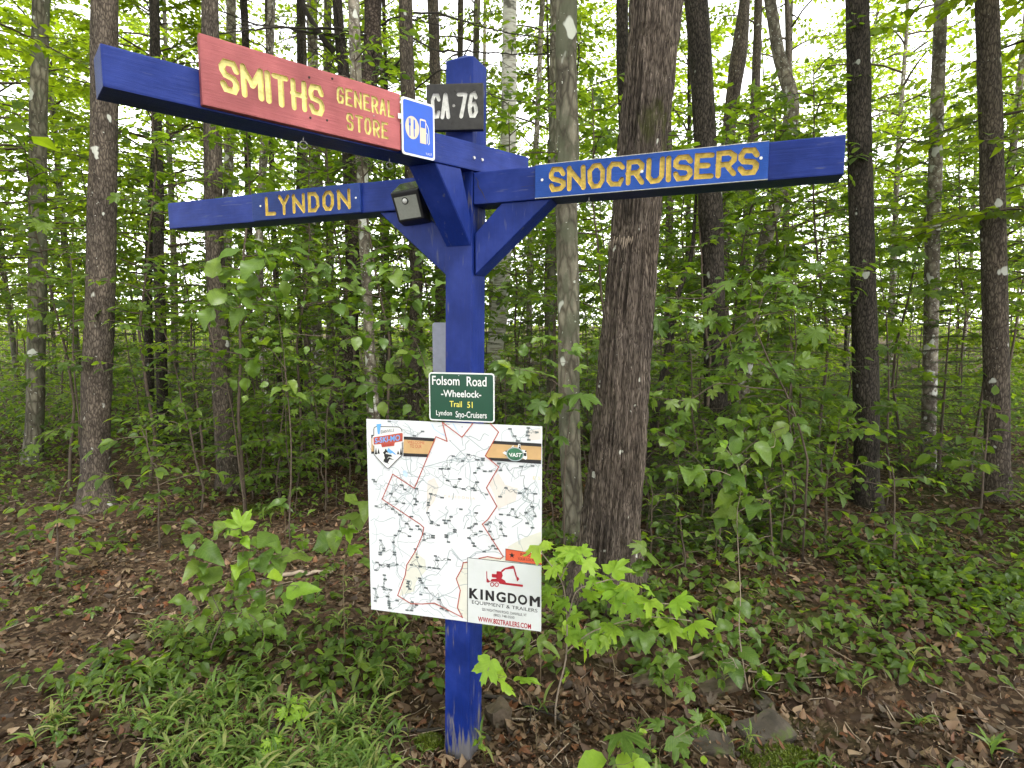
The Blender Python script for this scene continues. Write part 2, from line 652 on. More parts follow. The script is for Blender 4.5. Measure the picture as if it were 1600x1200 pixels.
M['print_cream'] = plain('cream_print', (0.62, 0.61, 0.54), 0.4, 0, 0.03)
M['print_peach'] = plain('peach_print', (0.64, 0.59, 0.55), 0.4, 0, 0.03)
M['metal'] = plain('bare_aluminium', (0.22, 0.23, 0.29), 0.45, 0.3, 0.15, 25)
M['zinc'] = plain('zinc_hardware', (0.42, 0.42, 0.42), 0.4, 0.7, 0.2, 40)
M['black_plastic'] = plain('black_plastic', (0.012, 0.012, 0.014), 0.4, 0, 0.2)
M['lens'] = plain('frosted_lens', (0.27, 0.28, 0.25), 0.35, 0, 0.1, 80)
M['solar'] = plain('solar_cell_glass', (0.012, 0.018, 0.016), 0.06, 0, 0.2, 20, 0.8)
M['sensor'] = plain('white_sensor_dome', (0.66, 0.66, 0.64), 0.3, 0, 0.05)

M['floor'] = ground_mat()
M['maple_bark'] = bark_mat('furrowed_maple_bark', (0.026, 0.019, 0.015), (0.25, 0.21, 0.18), (62, 62, 6.5), (0.5, 0.5, 0.44), 0.70, 13, 0.9, (0.045, 0.048, 0.012), 0.60)
M['grey_bark'] = bark_mat('grey_bark_with_lichen', (0.07, 0.062, 0.048), (0.27, 0.255, 0.205), (9, 9, 3), (0.55, 0.56, 0.50), 0.66, 4.5, 0.4, (0.10, 0.105, 0.07), 0.50)
M['dark_bark'] = bark_mat('dark_bark', (0.012, 0.010, 0.009), (0.10, 0.085, 0.072), (34, 34, 10), (0.35, 0.36, 0.32), 0.71, 6, 0.8)
M['spruce_bark'] = bark_mat('scaly_spruce_bark', (0.020, 0.014, 0.012), (0.15, 0.12, 0.105), (18, 18, 13), (0.42, 0.42, 0.38), 0.72, 7, 0.9)
M['pale_bark'] = bark_mat('pale_smooth_bark', (0.12, 0.10, 0.085), (0.40, 0.37, 0.32), (7, 7, 5), (0.6, 0.6, 0.56), 0.60, 6, 0.4)
M['brown_bark'] = bark_mat('brown_bark', (0.032, 0.025, 0.021), (0.19, 0.16, 0.135), (32, 32, 9), (0.5, 0.5, 0.46), 0.68, 6, 0.6)
M['birch'] = birch_mat()
M['twig'] = plain('twig_bark', (0.085, 0.062, 0.046), 0.85, 0, 0.4, 25)
M['green_twig'] = plain('young_stem', (0.16, 0.12, 0.07), 0.7, 0, 0.3, 25)
M['dead_twig'] = plain('dead_twig', (0.03, 0.024, 0.02), 0.9, 0, 0.4, 25)
M['pale_stick'] = plain('weathered_stick', (0.28, 0.22, 0.17), 0.85, 0, 0.35, 30)
G = lambda *a: [(i / (len(a) - 1), c) for i, c in enumerate(a)]
M['canopy'] = leaf_mat('canopy_leaf', G((0.06, 0.10, 0.012), (0.095, 0.15, 0.018), (0.13, 0.195, 0.024), (0.16, 0.225, 0.03)), 0.66, (2.7, 2.45, 0.6))
M['under'] = leaf_mat('understory_leaf', G((0.045, 0.085, 0.016), (0.075, 0.13, 0.024), (0.105, 0.17, 0.03), (0.135, 0.205, 0.036)), 0.55, (2.5, 2.35, 0.6))
M['leaf'] = leaf_mat('broad_leaf', G((0.07, 0.13, 0.026), (0.10, 0.175, 0.034), (0.13, 0.21, 0.04), (0.16, 0.225, 0.045)), 0.45, (1.9, 1.9, 0.5), False, 0.36, True)
M['bright_leaf'] = leaf_mat('young_maple_leaf', G((0.20, 0.35, 0.034), (0.25, 0.40, 0.04), (0.30, 0.44, 0.055)), 0.48, (1.6, 1.55, 0.5), False, 0.45, True)
M['needle'] = leaf_mat('fir_needle', G((0.018, 0.036, 0.012), (0.032, 0.058, 0.018), (0.05, 0.08, 0.025)), 0.25)
M['grass'] = leaf_mat('grass_blade', G((0.07, 0.13, 0.026), (0.11, 0.19, 0.038), (0.15, 0.235, 0.05), (0.27, 0.27, 0.11)), 0.42, (1.7, 1.7, 0.6))
M['moss'] = leaf_mat('moss', G((0.05, 0.075, 0.008), (0.09, 0.12, 0.012), (0.13, 0.16, 0.02)), 0.2)
M['litter'] = leaf_mat('dead_leaf', G((0.018, 0.011, 0.007), (0.05, 0.028, 0.017), (0.085, 0.047, 0.026), (0.085, 0.064, 0.045), (0.16, 0.10, 0.06), (0.04, 0.024, 0.015), (0.27, 0.19, 0.125), (0.15, 0.055, 0.022), (0.05, 0.03, 0.02)), 0.12, (1.1, 1.0, 0.8), True, 0.6)
M['rock'] = rock_mat('grey_ledge_rock', (0.020, 0.016, 0.013), (0.075, 0.057, 0.043), 0.58)
M['tan_rock'] = rock_mat('tan_rock', (0.035, 0.025, 0.017), (0.12, 0.085, 0.055), 0.60)
# ------------------------------------------------------------------ ground
def build_ground():
    ys = np.concatenate([np.arange(-8, 2.4, 0.4), np.arange(2.4, 5.2, 0.03), np.arange(5.2, 10, 0.10), np.arange(10, 30, 0.5), np.arange(30, 60, 3), [60, 80, 120, 200, 400]])
    xs = np.concatenate([[-400, -200, -100, -60], np.arange(-40, -8, 1.0), np.arange(-8, -4, 0.25), np.arange(-4, 4, 0.04), np.arange(4, 8, 0.25), np.arange(8, 40, 1.0), [40, 60, 100, 200, 400]])
    X, Y = np.meshgrid(xs, ys)
    Z = ground_z(X, Y)
    Z = np.where(Y > 60, Z * 0 + ground_z(X, np.full_like(Y, 60.0)), Z)
    n, m = X.shape
    i = np.arange(n - 1)[:, None] * m
    j = np.arange(m - 1)[None, :]
    Q = np.stack([i + j, i + j + 1, i + m + j + 1, i + m + j], -1).reshape(-1, 4)
    o = part('ground', np.stack([X, Y, Z], -1).reshape(-1, 3), Q, M['floor'], smooth_=True)
    tag(o, kind='structure')


build_ground()

# ------------------------------------------------------------------ signpost
PB = np.array([-0.254, 2.8, 0.0])
PT = at_y(729, 101, 2.8)
POST_YAW, BEAM_YAW, RED_YAW = radians(23), radians(21), radians(-42)


def frame(yaw):
    return np.array([cos(yaw), -sin(yaw), 0.0]), np.array([-sin(yaw), -cos(yaw), 0.0])


PAX, PN = frame(POST_YAW)
BAX, BN = frame(BEAM_YAW)
RAX, RN = frame(RED_YAW)
UP = np.array([0, 0, 1.0])


def pc(z):
    return PB + (PT - PB) * (z / PT[2])


signpost = empty('signpost', PB, 'tall blue painted wooden post with three signboard arms and diagonal braces', 'signpost')
H = 0.07


def ring(c, ax, n, h):
    return [c - ax * h + n * h, c + ax * h + n * h, c + ax * h - n * h, c - ax * h - n * h]


# post with a low pyramid cap
zs = [-0.35, PT[2]]
V = ring(pc(zs[0]), PAX, PN, H) + ring(pc(zs[1]), PAX, PN, H)
V2, F2 = bevelled(V, HEXF, 0.005, 2)
a = Acc().add(V2, F2)
top = ring(PT + UP * 0.0005, PAX, PN, H - 0.004) + [PT + UP * 0.042]
a.add(top, np.array([(0, 1, 4), (1, 2, 4), (2, 3, 4), (3, 0, 4)]))
V, F = a.VF()
part('post', V, F, M['blue_post'], signpost, PB)


def beam(name, c, ax, n, s0, s1, o0, o1, z0, z1, mat, parent=signpost, org=PB, off=0.006):
    """a squared timber; long axis is local Y so that the grain runs along it"""
    yaw = math.atan2(ax[1], ax[0])
    V, F = box(-(o1 - o0) / 2, (o1 - o0) / 2, -(s1 - s0) / 2, (s1 - s0) / 2, -(z1 - z0) / 2, (z1 - z0) / 2, off, 2)
    V = V[:, [0, 2, 1]] * np.array([1, 1, 1])            # x across, y up, z along (grain axis)
    o = add(name, to_mesh(name, V, F, mat), parent)
    ctr = np.array([c[0], c[1], 0]) + ax * (s0 + s1) / 2 + n * (o0 + o1) / 2 + UP * (z0 + z1) / 2
    R = Matrix(((-n[0], 0, ax[0]), (-n[1], 0, ax[1]), (-n[2], 1, ax[2])))
    o.matrix_local = Matrix.Translation(Vector(ctr - np.asarray(org))) @ R.to_4x4()
    return o


CB = pc(2.81)
ZB0, ZB1 = 2.742, 2.884
beam('beam', CB, BAX, BN, 0.072, 1.56, -0.07, 0.07, ZB0, ZB1, M['blue'])
beam('beam', CB, BAX, BN, -1.86, -0.072, -0.07, 0.07, ZB0 + 0.003, ZB1 + 0.006, M['blue'])
ZR0, ZR1 = 2.8905, 3.012
CR = pc(2.95)
beam('beam', CR, RAX, RN, -1.42, 0.306, -0.035, 0.105, ZR0, ZR1, M['blue'])


def hexa(name, P, mat=None):
    V, F = bevelled([np.asarray(p) for p in P], HEXF, 0.004, 1)
    c = V.mean(0)
    o = part(name, V, F, mat or M['blue'], signpost, PB)
    return o


def bpt(s, o, z):
    return np.array([CB[0], CB[1], 0]) + BAX * s + BN * o + UP * z


for sg in (1, -1):
    z1 = ZB0 - 0.001
    q = [(0.073, 2.423), (0.440, z1), (0.206, z1), (0.073, 2.612)]
    P = [bpt(sg * s, 0.062, z) for s, z in q] + [bpt(sg * s, -0.05, z) for s, z in q]
    hexa('brace', P)


def rpt(s, o, z):
    return np.array([CR[0], CR[1], 0]) + RAX * s + RN * o + UP * z


def ppt(s, o, z):
    c = pc(z)
    return np.array([c[0], c[1], 0]) + PAX * s + PN * o + UP * z


P = [ppt(-0.066, 0.0712, 2.555), ppt(0.066, 0.0712, 2.555), rpt(-0.245, 0.10, ZR0 - 0.001), rpt(-0.30, -0.03, ZR0 - 0.001),
     ppt(-0.066, 0.0712, 2.675), ppt(0.066, 0.0712, 2.675), rpt(-0.105, 0.10, ZR0 - 0.001), rpt(-0.16, -0.03, ZR0 - 0.001)]
hexa('brace', P)

# eye hooks screwed into the undersides, bolts on the face
def eye_hook(p):
    a = Acc()
    t = np.linspace(0, 2 * pi, 17)
    r = 0.014
    a.add(*tube([p + UP * 0.004, p - UP * 0.016], 0.0022, 6))
    d = np.array([0.8, 0.6, 0])
    c = p - UP * (0.016 + r)
    a.add(*tube([c + r * (np.cos(x) * UP + np.sin(x) * d) for x in t], 0.0024, 6, cap=False))
    V, F = a.VF()
    part('eye_hook', V, F, M['zinc'], signpost, PB, True)


eye_hook(rpt(-0.80, 0.05, ZR0))
eye_hook(rpt(-0.42, 0.02, ZR0))
eye_hook(bpt(0.60, 0.03, ZB0))
for s in (-0.035, 0.012):
    V, F = tube([rpt(s, 0.104, 2.946 + 0.1 * s * 0), rpt(s, 0.109, 2.946)], [0.008, 0.006], 10)
    part('bolt', V, F, M['zinc'], signpost, PB)

# drying cracks in the right arm beside the post
for k, (pts, wd_) in enumerate((([(0.078, 2.862), (0.094, 2.845), (0.100, 2.812), (0.118, 2.790), (0.128, 2.765), (0.141, 2.745)], 0.004), ([(0.30, 2.80), (0.34, 2.803), (0.37, 2.80)], 0.0012))):
    P = resample(np.array([bpt(a_, 0.0706, z_) for a_, z_ in pts]), 0.008)
    rk = np.random.default_rng(k)
    P += rk.normal(0, 0.0012, P.shape) * np.array([1, 0, 1])
    part('crack', *tube(P, np.maximum(0.0004, wd_ * 0.5 * np.sin(np.linspace(0.5, 3.0, len(P)))), 5), M['dead_twig'], signpost, PB)

# ------------------------------------------------------------------ carved lettering
_S = [(1, .8), (.8, 1), (.2, 1), (0, .82), (0, .66), (.18, .54), (.82, .46), (1, .34), (1, .18), (.8, 0), (.2, 0), (0, .2)]
GL = {
    'A': [[(0, 0), (.47, 1)], [(.53, 1), (1, 0)], [(.2, .36), (.8, .36)]],
    'C': [[(1, .8), (.8, 1), (.25, 1), (0, .78), (0, .22), (.25, 0), (.8, 0), (1, .2)]],
    'D': [[(0, 0), (0, 1), (.62, 1), (1, .75), (1, .25), (.62, 0), 'Z']],
    'E': [[(1, 1), (0, 1), (0, 0), (1, 0)], [(0, .52), (.75, .52)]],
    'G': [[(1, .8), (.8, 1), (.25, 1), (0, .78), (0, .22), (.25, 0), (.8, 0), (1, .2), (1, .45), (.6, .45)]],
    'H': [[(0, 0), (0, 1)], [(1, 0), (1, 1)], [(0, .5), (1, .5)]],
    'I': [[(.5, 0), (.5, 1)]],
    'L': [[(0, 1), (0, 0), (1, 0)]],
    'M': [[(0, 0), (0, 1)], [(0, .97), (.5, .42)], [(.5, .42), (1, .97)], [(1, 1), (1, 0)]],
    'N': [[(0, 0), (0, 1)], [(0, .97), (1, .03)], [(1, 0), (1, 1)]],
    'O': [[(.28, 0), (0, .25), (0, .75), (.28, 1), (.72, 1), (1, .75), (1, .25), (.72, 0), 'Z']],
    'R': [[(0, 0), (0, 1), (.7, 1), (1, .82), (1, .62), (.7, .46), (0, .46)], [(.5, .46), (1, 0)]],
    'S': [_S],
    'T': [[(0, 1), (1, 1)], [(.5, 1), (.5, 0)]],
    'U': [[(0, 1), (0, .22), (.25, 0), (.75, 0), (1, .22), (1, 1)]],
    'Y': [[(0, 1), (.5, .5), (1, 1)], [(.5, .5), (.5, 0)]],
    'V': [[(0, 1), (.5, 0), (1, 1)]],
    '7': [[(0, 1), (1, 1)], [(1, .97), (.3, 0)]],
    '6': [[(.95, .85), (.7, 1), (.3, .95), (0, .5), (0, .2), (.25, 0), (.75, 0), (1, .18), (1, .38), (.75, .55), (.25, .5), (.05, .36)]],
}
WID = {'I': 0.0, 'M': 1.2, 'N': 1.0, '.': 0.0, ' ': 0.6}


def groove(pts, closed, r, z_top, z_bot, rng):
    """closed volume swept along a 2-D stroke with rounded ends; cuts one stroke of a letter"""
    P = np.array(pts, float)
    if closed:
        T = np.roll(P, -1, 0) - np.roll(P, 1, 0)
        d1 = P - np.roll(P, 1, 0)
        d2 = np.roll(P, -1, 0) - P
    else:
        d = np.diff(P, axis=0)
        d1 = np.concatenate([d[:1], d])
        d2 = np.concatenate([d, d[-1:]])
    d1 = d1 / np.linalg.norm(d1, axis=1)[:, None]
    d2 = d2 / np.linalg.norm(d2, axis=1)[:, None]
    T = d1 + d2
    T /= np.linalg.norm(T, axis=1)[:, None] + 1e-9
    Nn = np.stack([-T[:, 1], T[:, 0]], -1)
    n1 = np.stack([-d1[:, 1], d1[:, 0]], -1)
    sc = 1 / np.clip((Nn * n1).sum(1), 0.55, 1)
    st = [(p, n, r * s) for p, n, s in zip(P, Nn, sc)]
    if not closed:
        ex = []
        for th in (80, 52, 26):
            t = radians(th)
            ex.append((P[0] - d2[0] * r * sin(t), Nn[0], r * cos(t)))
        ex2 = []
        for th in (26, 52, 80):
            t = radians(th)
            ex2.append((P[-1] + d1[-1] * r * sin(t), Nn[-1], r * cos(t)))
        st = ex + st + ex2
    zb = z_bot + rng.uniform(-0.0004, 0.0004)
    V = []
    for p, n, hw in st:
        for sgn, z, k in ((1, z_top, 1.06), (-1, z_top, 1.06), (-1, zb, 0.78), (1, zb, 0.78)):
            q = p + n * sgn * hw * k
            V.append((q[0], q[1], z))
    m = len(st)
    Fs = []
    for i in range(m if closed else m - 1):
        a0, b0 = i * 4, ((i + 1) % m) * 4
        for k in range(4):
            k2 = (k + 1) % 4
            Fs.append((a0 + k, b0 + k, b0 + k2, a0 + k2))
    if not closed:
        Fs.append((0, 1, 2, 3))
        e = (m - 1) * 4
        Fs.append((e + 3, e + 2, e + 1, e))
    return np.array(V), np.array(Fs)


def carve_text(acc, s, x0, x1, y0, y1, r, z_top, z_bot, gap=0.45, rng=np.random.default_rng(3), slope=0.0):
    """fit the letters of s into a box; returns nothing, adds cutters to acc"""
    ws = [WID.get(c, 0.85) for c in s]
    tot = sum(ws) + gap * (len(s) - 1)
    k = (x1 - x0 - 2 * r) / tot
    x = x0 + r
    for c, wd in zip(s, ws):
        for st in GL.get(c, []):
            cl = st[-1] == 'Z'
            pts = [((x + p[0] * wd * k) if c != 'I' else x, y0 + r + p[1] * (y1 - y0 - 2 * r) + slope * (x - x0)) for p in (st[:-1] if cl else st)]
            pts = [(a_ + rng.normal(0, r * 0.10), b_ + rng.normal(0, r * 0.10)) for a_, b_ in pts]
            V, F = groove(pts, cl, r * rng.uniform(0.93, 1.07), z_top, z_bot, rng)
            acc.add(V, F)
        x += (wd + gap) * k


def carved_board(name, label, cat, mat4, wd, ht, th, board_mat, cut, letter_mat, extra=None):
    """plank with routed letters: Boolean of the grooves, then board and letter floors as two parts"""
    root = empty(name, None, label, cat, mat=mat4)
    V, F = box(0, wd, 0, ht, -th, 0, 0.004, 2)
    bo = add('plank', to_mesh('plank', V, F, board_mat))
    V, F = cut.VF()
    cm = to_mesh('groove', V, F, letter_mat)
    bm = bmesh.new()
    bm.from_mesh(cm)
    bmesh.ops.recalc_face_normals(bm, faces=bm.faces[:])
    bm.to_mesh(cm)
    bm.free()
    co = add('groove', cm)
    md = bo.modifiers.new('carve', 'BOOLEAN')
    md.operation = 'DIFFERENCE'
    md.object = co
    md.solver = 'EXACT'
    md.use_self = True
    md.material_mode = 'TRANSFER'
    dg = bpy.context.evaluated_depsgraph_get()
    me = bo.evaluated_get(dg).to_mesh()
    me.calc_loop_triangles()
    V = np.array([v.co[:] for v in me.vertices])
    F = np.array([t.vertices[:] for t in me.loop_triangles])
    mi = np.array([t.material_index for t in me.loop_triangles])
    mats = [m.name if m else '' for m in me.materials]
    lidx = mats.index(letter_mat.name) if letter_mat.name in mats else 99
    bo.evaluated_get(dg).to_mesh_clear()
    bpy.data.objects.remove(bo)
    bpy.data.objects.remove(co)
    for nm, sel, mt in (('plank', mi != lidx, board_mat), ('carved_lettering', mi == lidx, letter_mat)):
        if sel.any():
            u, inv = np.unique(F[sel], return_inverse=True)
            part(nm, V[u], inv.reshape(-1, 3), mt, root)
    return root


def board_matrix(c, ax, n, s, o, z):
    """board frame: local x along ax, y up, z out of the face; origin at lower left of the face"""
    p = np.array([c[0], c[1], 0]) + ax * s + n * o + UP * z
    m = Matrix(((ax[0], 0, n[0], p[0]), (ax[1], 0, n[1], p[1]), (ax[2], 1, n[2], p[2]), (0, 0, 0, 1)))
    return m


class Face:
    """maps photo pixels to the local coordinates of a board's face"""
    def __init__(self, mat4):
        self.m = mat4
        self.p = np.array(mat4.translation)
        self.x = np.array([mat4[i][0] for i in range(3)])
        self.y = np.array([mat4[i][1] for i in range(3)])
        self.n = np.array([mat4[i][2] for i in range(3)])

    def __call__(self, u, v):
        q = on_plane(u, v, self.p, self.n) - self.p
        return float(np.dot(q, self.x)), float(np.dot(q, self.y))

    def many(self, pts, sc=1.0, u0=0.0, v0=0.0):
        return [self(u0 + a / sc, v0 + b / sc) for a, b in pts]


def screw(root, x, y, r=0.005, mat=None):
    V, F = tube([(x, y, -0.002), (x, y, 0.0016)], [r, r * 0.8], 10)
    part('screw', V, F, mat or M['zinc'], root)


# red plank
mt = board_matrix(CR, RAX, RN, -1.16, 0.131, 2.896)
f = Face(mt)
cut = Acc()
xs = -1.16


def sbox(face, l, r, tl, bl, tr, br):
    """letter box from pixels: left/right x, and top/bottom pixel y at both ends"""
    a1, a2, b1, b2 = face(l, tl), face(l, bl), face(r, tr), face(r, br)
    return (a1[0] + a2[0]) / 2, (b1[0] + b2[0]) / 2, (a2[1] + b2[1]) / 2, (a1[1] + b1[1]) / 2


carve_text(cut, 'SMITHS', *sbox(f, 343, 507, 92, 146, 133, 180), 0.0105, 0.01, -0.007, 0.50)
carve_text(cut, 'GENERAL', *sbox(f, 526, 616, 135, 162, 158, 184), 0.0054, 0.01, -0.006, 0.66)
carve_text(cut, 'STORE', *sbox(f, 541, 607, 176, 204, 191, 217), 0.0054, 0.01, -0.006, 0.66)
r_ = carved_board('sign_board', 'red wooden board with carved yellow letters on the left foreground arm', 'sign', mt, f(626, 195)[0], 0.218, 0.025, M['red'], cut, M['pale_yellow'])
for u, v in ((483, 121), (519, 123), (485, 184), (511, 188)):
    x, y = f(u, v)
    V, F = tube([(x, y, -0.001), (x, y, 0.0012)], 0.0042, 10)
    part('screw', V, F, M['dead_twig'], r_)
x, y = f(584, 181)
screw(r_, x, y, 0.003)

# bright blue plank on the right arm
mt = board_matrix(CB, BAX, BN, 0.372, 0.084, ZB0 + 0.002)
f = Face(mt)
wd = f(1201, 250)[0]
cut = Acc()
carve_text(cut, 'SNOCRUISERS', *sbox(f, 857, 1187, 263, 302, 228, 272), 0.0115, 0.01, -0.0065, 0.42)
r_ = carved_board('sign_board', 'bright blue board with carved yellow letters on the right arm', 'sign', mt, wd, 0.14, 0.0135, M['blue_sign'], cut, M['yellow'])
for u, v in ((847, 281), (1003, 268), (1189, 247)):
    screw(r_, *f(u, v), 0.007, M['white'])
a = Acc()                                           # pale bare edges of the plank
for q in ((0, wd, 0.1392, 0.1412), (0, wd, -0.0012, 0.0008)):
    part('plank_edge', *box(q[0], q[1], q[2], q[3], -0.0128, 0.0004), M['white_letter'], r_)

# dull blue plank on the rear left arm
mt = board_matrix(CB, BAX, BN, -1.222, 0.084, ZB0 + 0.005)
f = Face(mt)
wd = f(563, 310)[0]
cut = Acc()
carve_text(cut, 'LYNDON', *sbox(f, 414, 548, 306, 337, 295, 328), 0.0105, 0.01, -0.0065, 0.62)
r_ = carved_board('sign_board', 'short dull blue board with carved yellow letters on the rear left arm', 'sign', mt, wd, 0.142, 0.0135, M['dull_blue_sign'], cut, M['yellow'])
for u, v in ((407, 322), (556, 309)):
    screw(r_, *f(u, v), 0.006, M['white'])

# black number board near the top of the post
ax, n = frame(radians(4))
pk = ppt(0.07, 0.07, 3.1)
CK = pk + n * 0.004
mt = board_matrix(CK, ax, n, 0, 0.034, 0)
f = Face(mt)
a0, a1 = f(667, 204), f(754.5, 129)
mt = mt @ Matrix.Translation((a0[0], a0[1], 0))
f = Face(mt)
cut = Acc()
wd, ht = a1[0] - a0[0], a1[1] - a0[1]
carve_text(cut, 'CA', *sbox(f, 673, 704, 146, 186, 144, 186), 0.0094, 0.01, -0.005, 0.55)
carve_text(cut, '76', *sbox(f, 714, 747, 145, 185, 142, 184), 0.0094, 0.01, -0.005, 0.55)
cx, cy_ = f(709, 165)
V = np.array([(cx + 0.008 * k * cos(t), cy_ + 0.008 * k * sin(t), z) for k, z in ((1, 0.01), (0.7, -0.005)) for t in np.linspace(0, 2 * pi, 12, endpoint=False)])
i = np.arange(12)
cut.add(V, [np.stack([i, (i + 1) % 12, 12 + (i + 1) % 12, 12 + i], -1), np.concatenate([np.stack([np.zeros(10, int), i[1:-1], i[2:]], -1), 12 + np.stack([np.zeros(10, int), i[2:], i[1:-1]], -1)])])
r_ = carved_board('number_board', 'small black board with white CA 76 near the top of the blue post', 'sign', mt, wd, ht, 0.032, M['black_board'], cut, M['white_letter'])
for u, v in ((711, 142), (706, 193)):
    screw(r_, *f(u, v), 0.003, M['dead_twig'])

# ------------------------------------------------------------------ flat metal signs and the printed map
def round_rect(x0, x1, y0, y1, r, n=5):
    out = []
    for cx, cy_, a0 in ((x1 - r, y1 - r, 0), (x0 + r, y1 - r, 90), (x0 + r, y0 + r, 180), (x1 - r, y0 + r, 270)):
        for k in range(n + 1):
            t = radians(a0 + 90 * k / n)
            out.append((cx + r * cos(t), cy_ + r * sin(t)))
    return out


def plate(pts, z0, z1):
    """thin plate with a real edge"""
    V, F = poly_fill(pts, z1)
    V0, F0 = poly_fill(pts, z0)
    n = len(V)
    i = np.arange(n)
    Q = np.stack([i, n + i, n + (i + 1) % n, (i + 1) % n], -1)
    return np.concatenate([V, V0]), [np.concatenate([F, F0[:, ::-1] + n]), Q]


# blue service sign
mt = board_matrix(CR, RAX, RN, -0.404, 0.142, 2.893)
f = Face(mt)
b0 = f(628.5, 240)
mt = mt @ Matrix.Translation((b0[0], b0[1], 0))
f = Face(mt)
W_, H_ = f(679, 210)[0], f(629, 150)[1]
r_ = empty('service_sign', None, 'small blue sign with white plate, cutlery and fuel pump symbols beside red board', 'sign', mat=mt)
part('plate', *plate(round_rect(0, W_, 0, H_, 0.012), -0.003, 0), M['white'], r_)
part('blue_field', *poly_fill(round_rect(0.0075, W_ - 0.0075, 0.0085, H_ - 0.0085, 0.010), 0.0006), M['print_blue'], r_)
z10 = lambda pts: f.many(pts, 10, 620, 140)
cxy, rxy = f(620 + 24.0, 140 + 59.5), None
e1, e2 = f(620 + 34.8, 140 + 61), f(620 + 13.0, 140 + 57)
rx = (e1[0] - e2[0]) / 2
part('plate_symbol', *disc(cxy[0], cxy[1], rx, rx * 1.0 + 0.012, 0.0012), M['print_tan'], r_)
ry = rx + 0.012
a = Acc()
X, Y = cxy
for dx in (-0.0155, -0.012, -0.0085):
    a.add(*poly_fill([(X + dx - 0.0012, Y + 0.014), (X + dx + 0.0012, Y + 0.014), (X + dx + 0.0012, Y + 0.034), (X + dx - 0.0012, Y + 0.034)], 0.0018))
a.add(*poly_fill([(X - 0.0168, Y + 0.006), (X - 0.0072, Y + 0.006), (X - 0.0072, Y + 0.015), (X - 0.0168, Y + 0.015)], 0.0018))
a.add(*poly_fill([(X - 0.0142, Y - 0.034), (X - 0.0098, Y - 0.034), (X - 0.0098, Y + 0.006), (X - 0.0142, Y + 0.006)], 0.0018))
a.add(*poly_fill([(X + 0.0060, Y - 0.034), (X + 0.0105, Y - 0.034), (X + 0.0105, Y - 0.004), (X + 0.0140, Y - 0.002), (X + 0.0130, Y + 0.028), (X + 0.0100, Y + 0.034), (X + 0.0060, Y + 0.034)], 0.0018))
part('cutlery_symbol', *a.VF(), M['print_blue'], r_)
X, Y = f(620 + 41.5, 140 + 66.0)
part('pump_symbol', *poly_fill([(X - 0.0175, Y - 0.048), (X + 0.0130, Y - 0.048), (X + 0.0130, Y + 0.044), (X + 0.0090, Y + 0.049), (X - 0.0135, Y + 0.049), (X - 0.0175, Y + 0.044)], 0.0012), M['print_tan'], r_)
part('pump_window', *poly_fill([(X - 0.0135, Y + 0.014), (X + 0.009, Y + 0.014), (X + 0.009, Y + 0.042), (X - 0.0135, Y + 0.042)], 0.0018), M['print_blue'], r_)
part('pump_hose', *ribbon([(X + 0.013, Y + 0.036), (X + 0.021, Y + 0.024), (X + 0.0255, Y + 0.012), (X + 0.027, Y - 0.02), (X + 0.0285, Y - 0.042), (X + 0.0245, Y - 0.048), (X + 0.020, Y - 0.042), (X + 0.0195, Y - 0.006), (X + 0.013, Y - 0.002)], 0.0026, 0.0012), M['white'], r_)
part('lettering', *text_box('V.A.S.T.', W_ - 0.045, W_ - 0.014, 0.017, 0.026, 0.0012), M['white'], r_)
# small white plate peeking out behind it
part('backing_plate', *plate([(-0.013, 0.135), (0.03, 0.135), (0.03, 0.155), (-0.013, 0.155)], -0.006, -0.004), M['white'], r_)

# green road sign
ax, n = frame(radians(13.5))
cg = ppt(0.07, 0.07, 1.87)
mt0 = board_matrix(cg, ax, n, 0, 0.014, 0)
f = Face(mt0)
g0, g1 = f(671, 656.5), f(772.5, 583.5)
mt = mt0 @ Matrix.Translation((g0[0], g0[1], 0))
f = Face(mt)
W_, H_ = g1[0] - g0[0], g1[1] - g0[1]
r_ = empty('road_sign', None, 'green metal sign with white lettering on the post just above the map', 'sign', mat=mt)
part('plate', *plate(round_rect(0, W_, 0, H_, 0.014), -0.003, 0), M['white'], r_)
part('green_field', *poly_fill(round_rect(0.006, W_ - 0.006, 0.0065, H_ - 0.0065, 0.010), 0.0006), M['print_green'], r_)
k = W_ / 635.0                                            # zoomed pixels of the sign: 635 wide, 490 high
kx = lambda X: (X - 195) * k
ky = lambda Y: H_ - (Y - 640) * H_ / 490.0
for s, x0, x1, y0, y1, col, b in (('Folsom', 228, 497, 768, 676, 'white', .012), ('Road', 566, 756, 772, 676, 'white', .012), ('-Wheelock-', 315, 705, 886, 815, 'white', .016),
                                  ('Trail', 398, 518, 986, 925, 'print_yellow', .012), ('51', 570, 622, 990, 928, 'print_yellow', .012), ('Lyndon', 264, 420, 1090, 1024, 'white', .01), ('Sno-Cruisers', 456, 757, 1090, 1026, 'white', .01)):
    part('lettering', *text_box(s, kx(x0), kx(x1), ky(y0), ky(y1), 0.0012, b), M[col], r_)
for X, Y in ((490, 668), (500, 1098)):
    screw(r_, kx(X), ky(Y), 0.003)

# bare metal back of a sign on the rear of the post
ax, n = frame(POST_YAW)
cb = pc(1.95)
mt0 = board_matrix(cb, ax, n, 0, -0.073, 0)
f = Face(mt0)
b0, b1 = f(676.5, 582), f(676.5, 504)
mt = mt0 @ Matrix.Translation((b0[0], b0[1], 0))
r_ = empty('blank_sign', None, 'bare grey metal sign back half hidden behind the post above green sign', 'sign', mat=mt)
part('plate', *plate(round_rect(0, 0.225, 0, b1[1] - b0[1], 0.015), -0.003, 0), M['metal'], r_)
part('post_clip', *box(0.12, 0.16, 0.03, 0.05, 0.0005, 0.004), M['zinc'], r_)

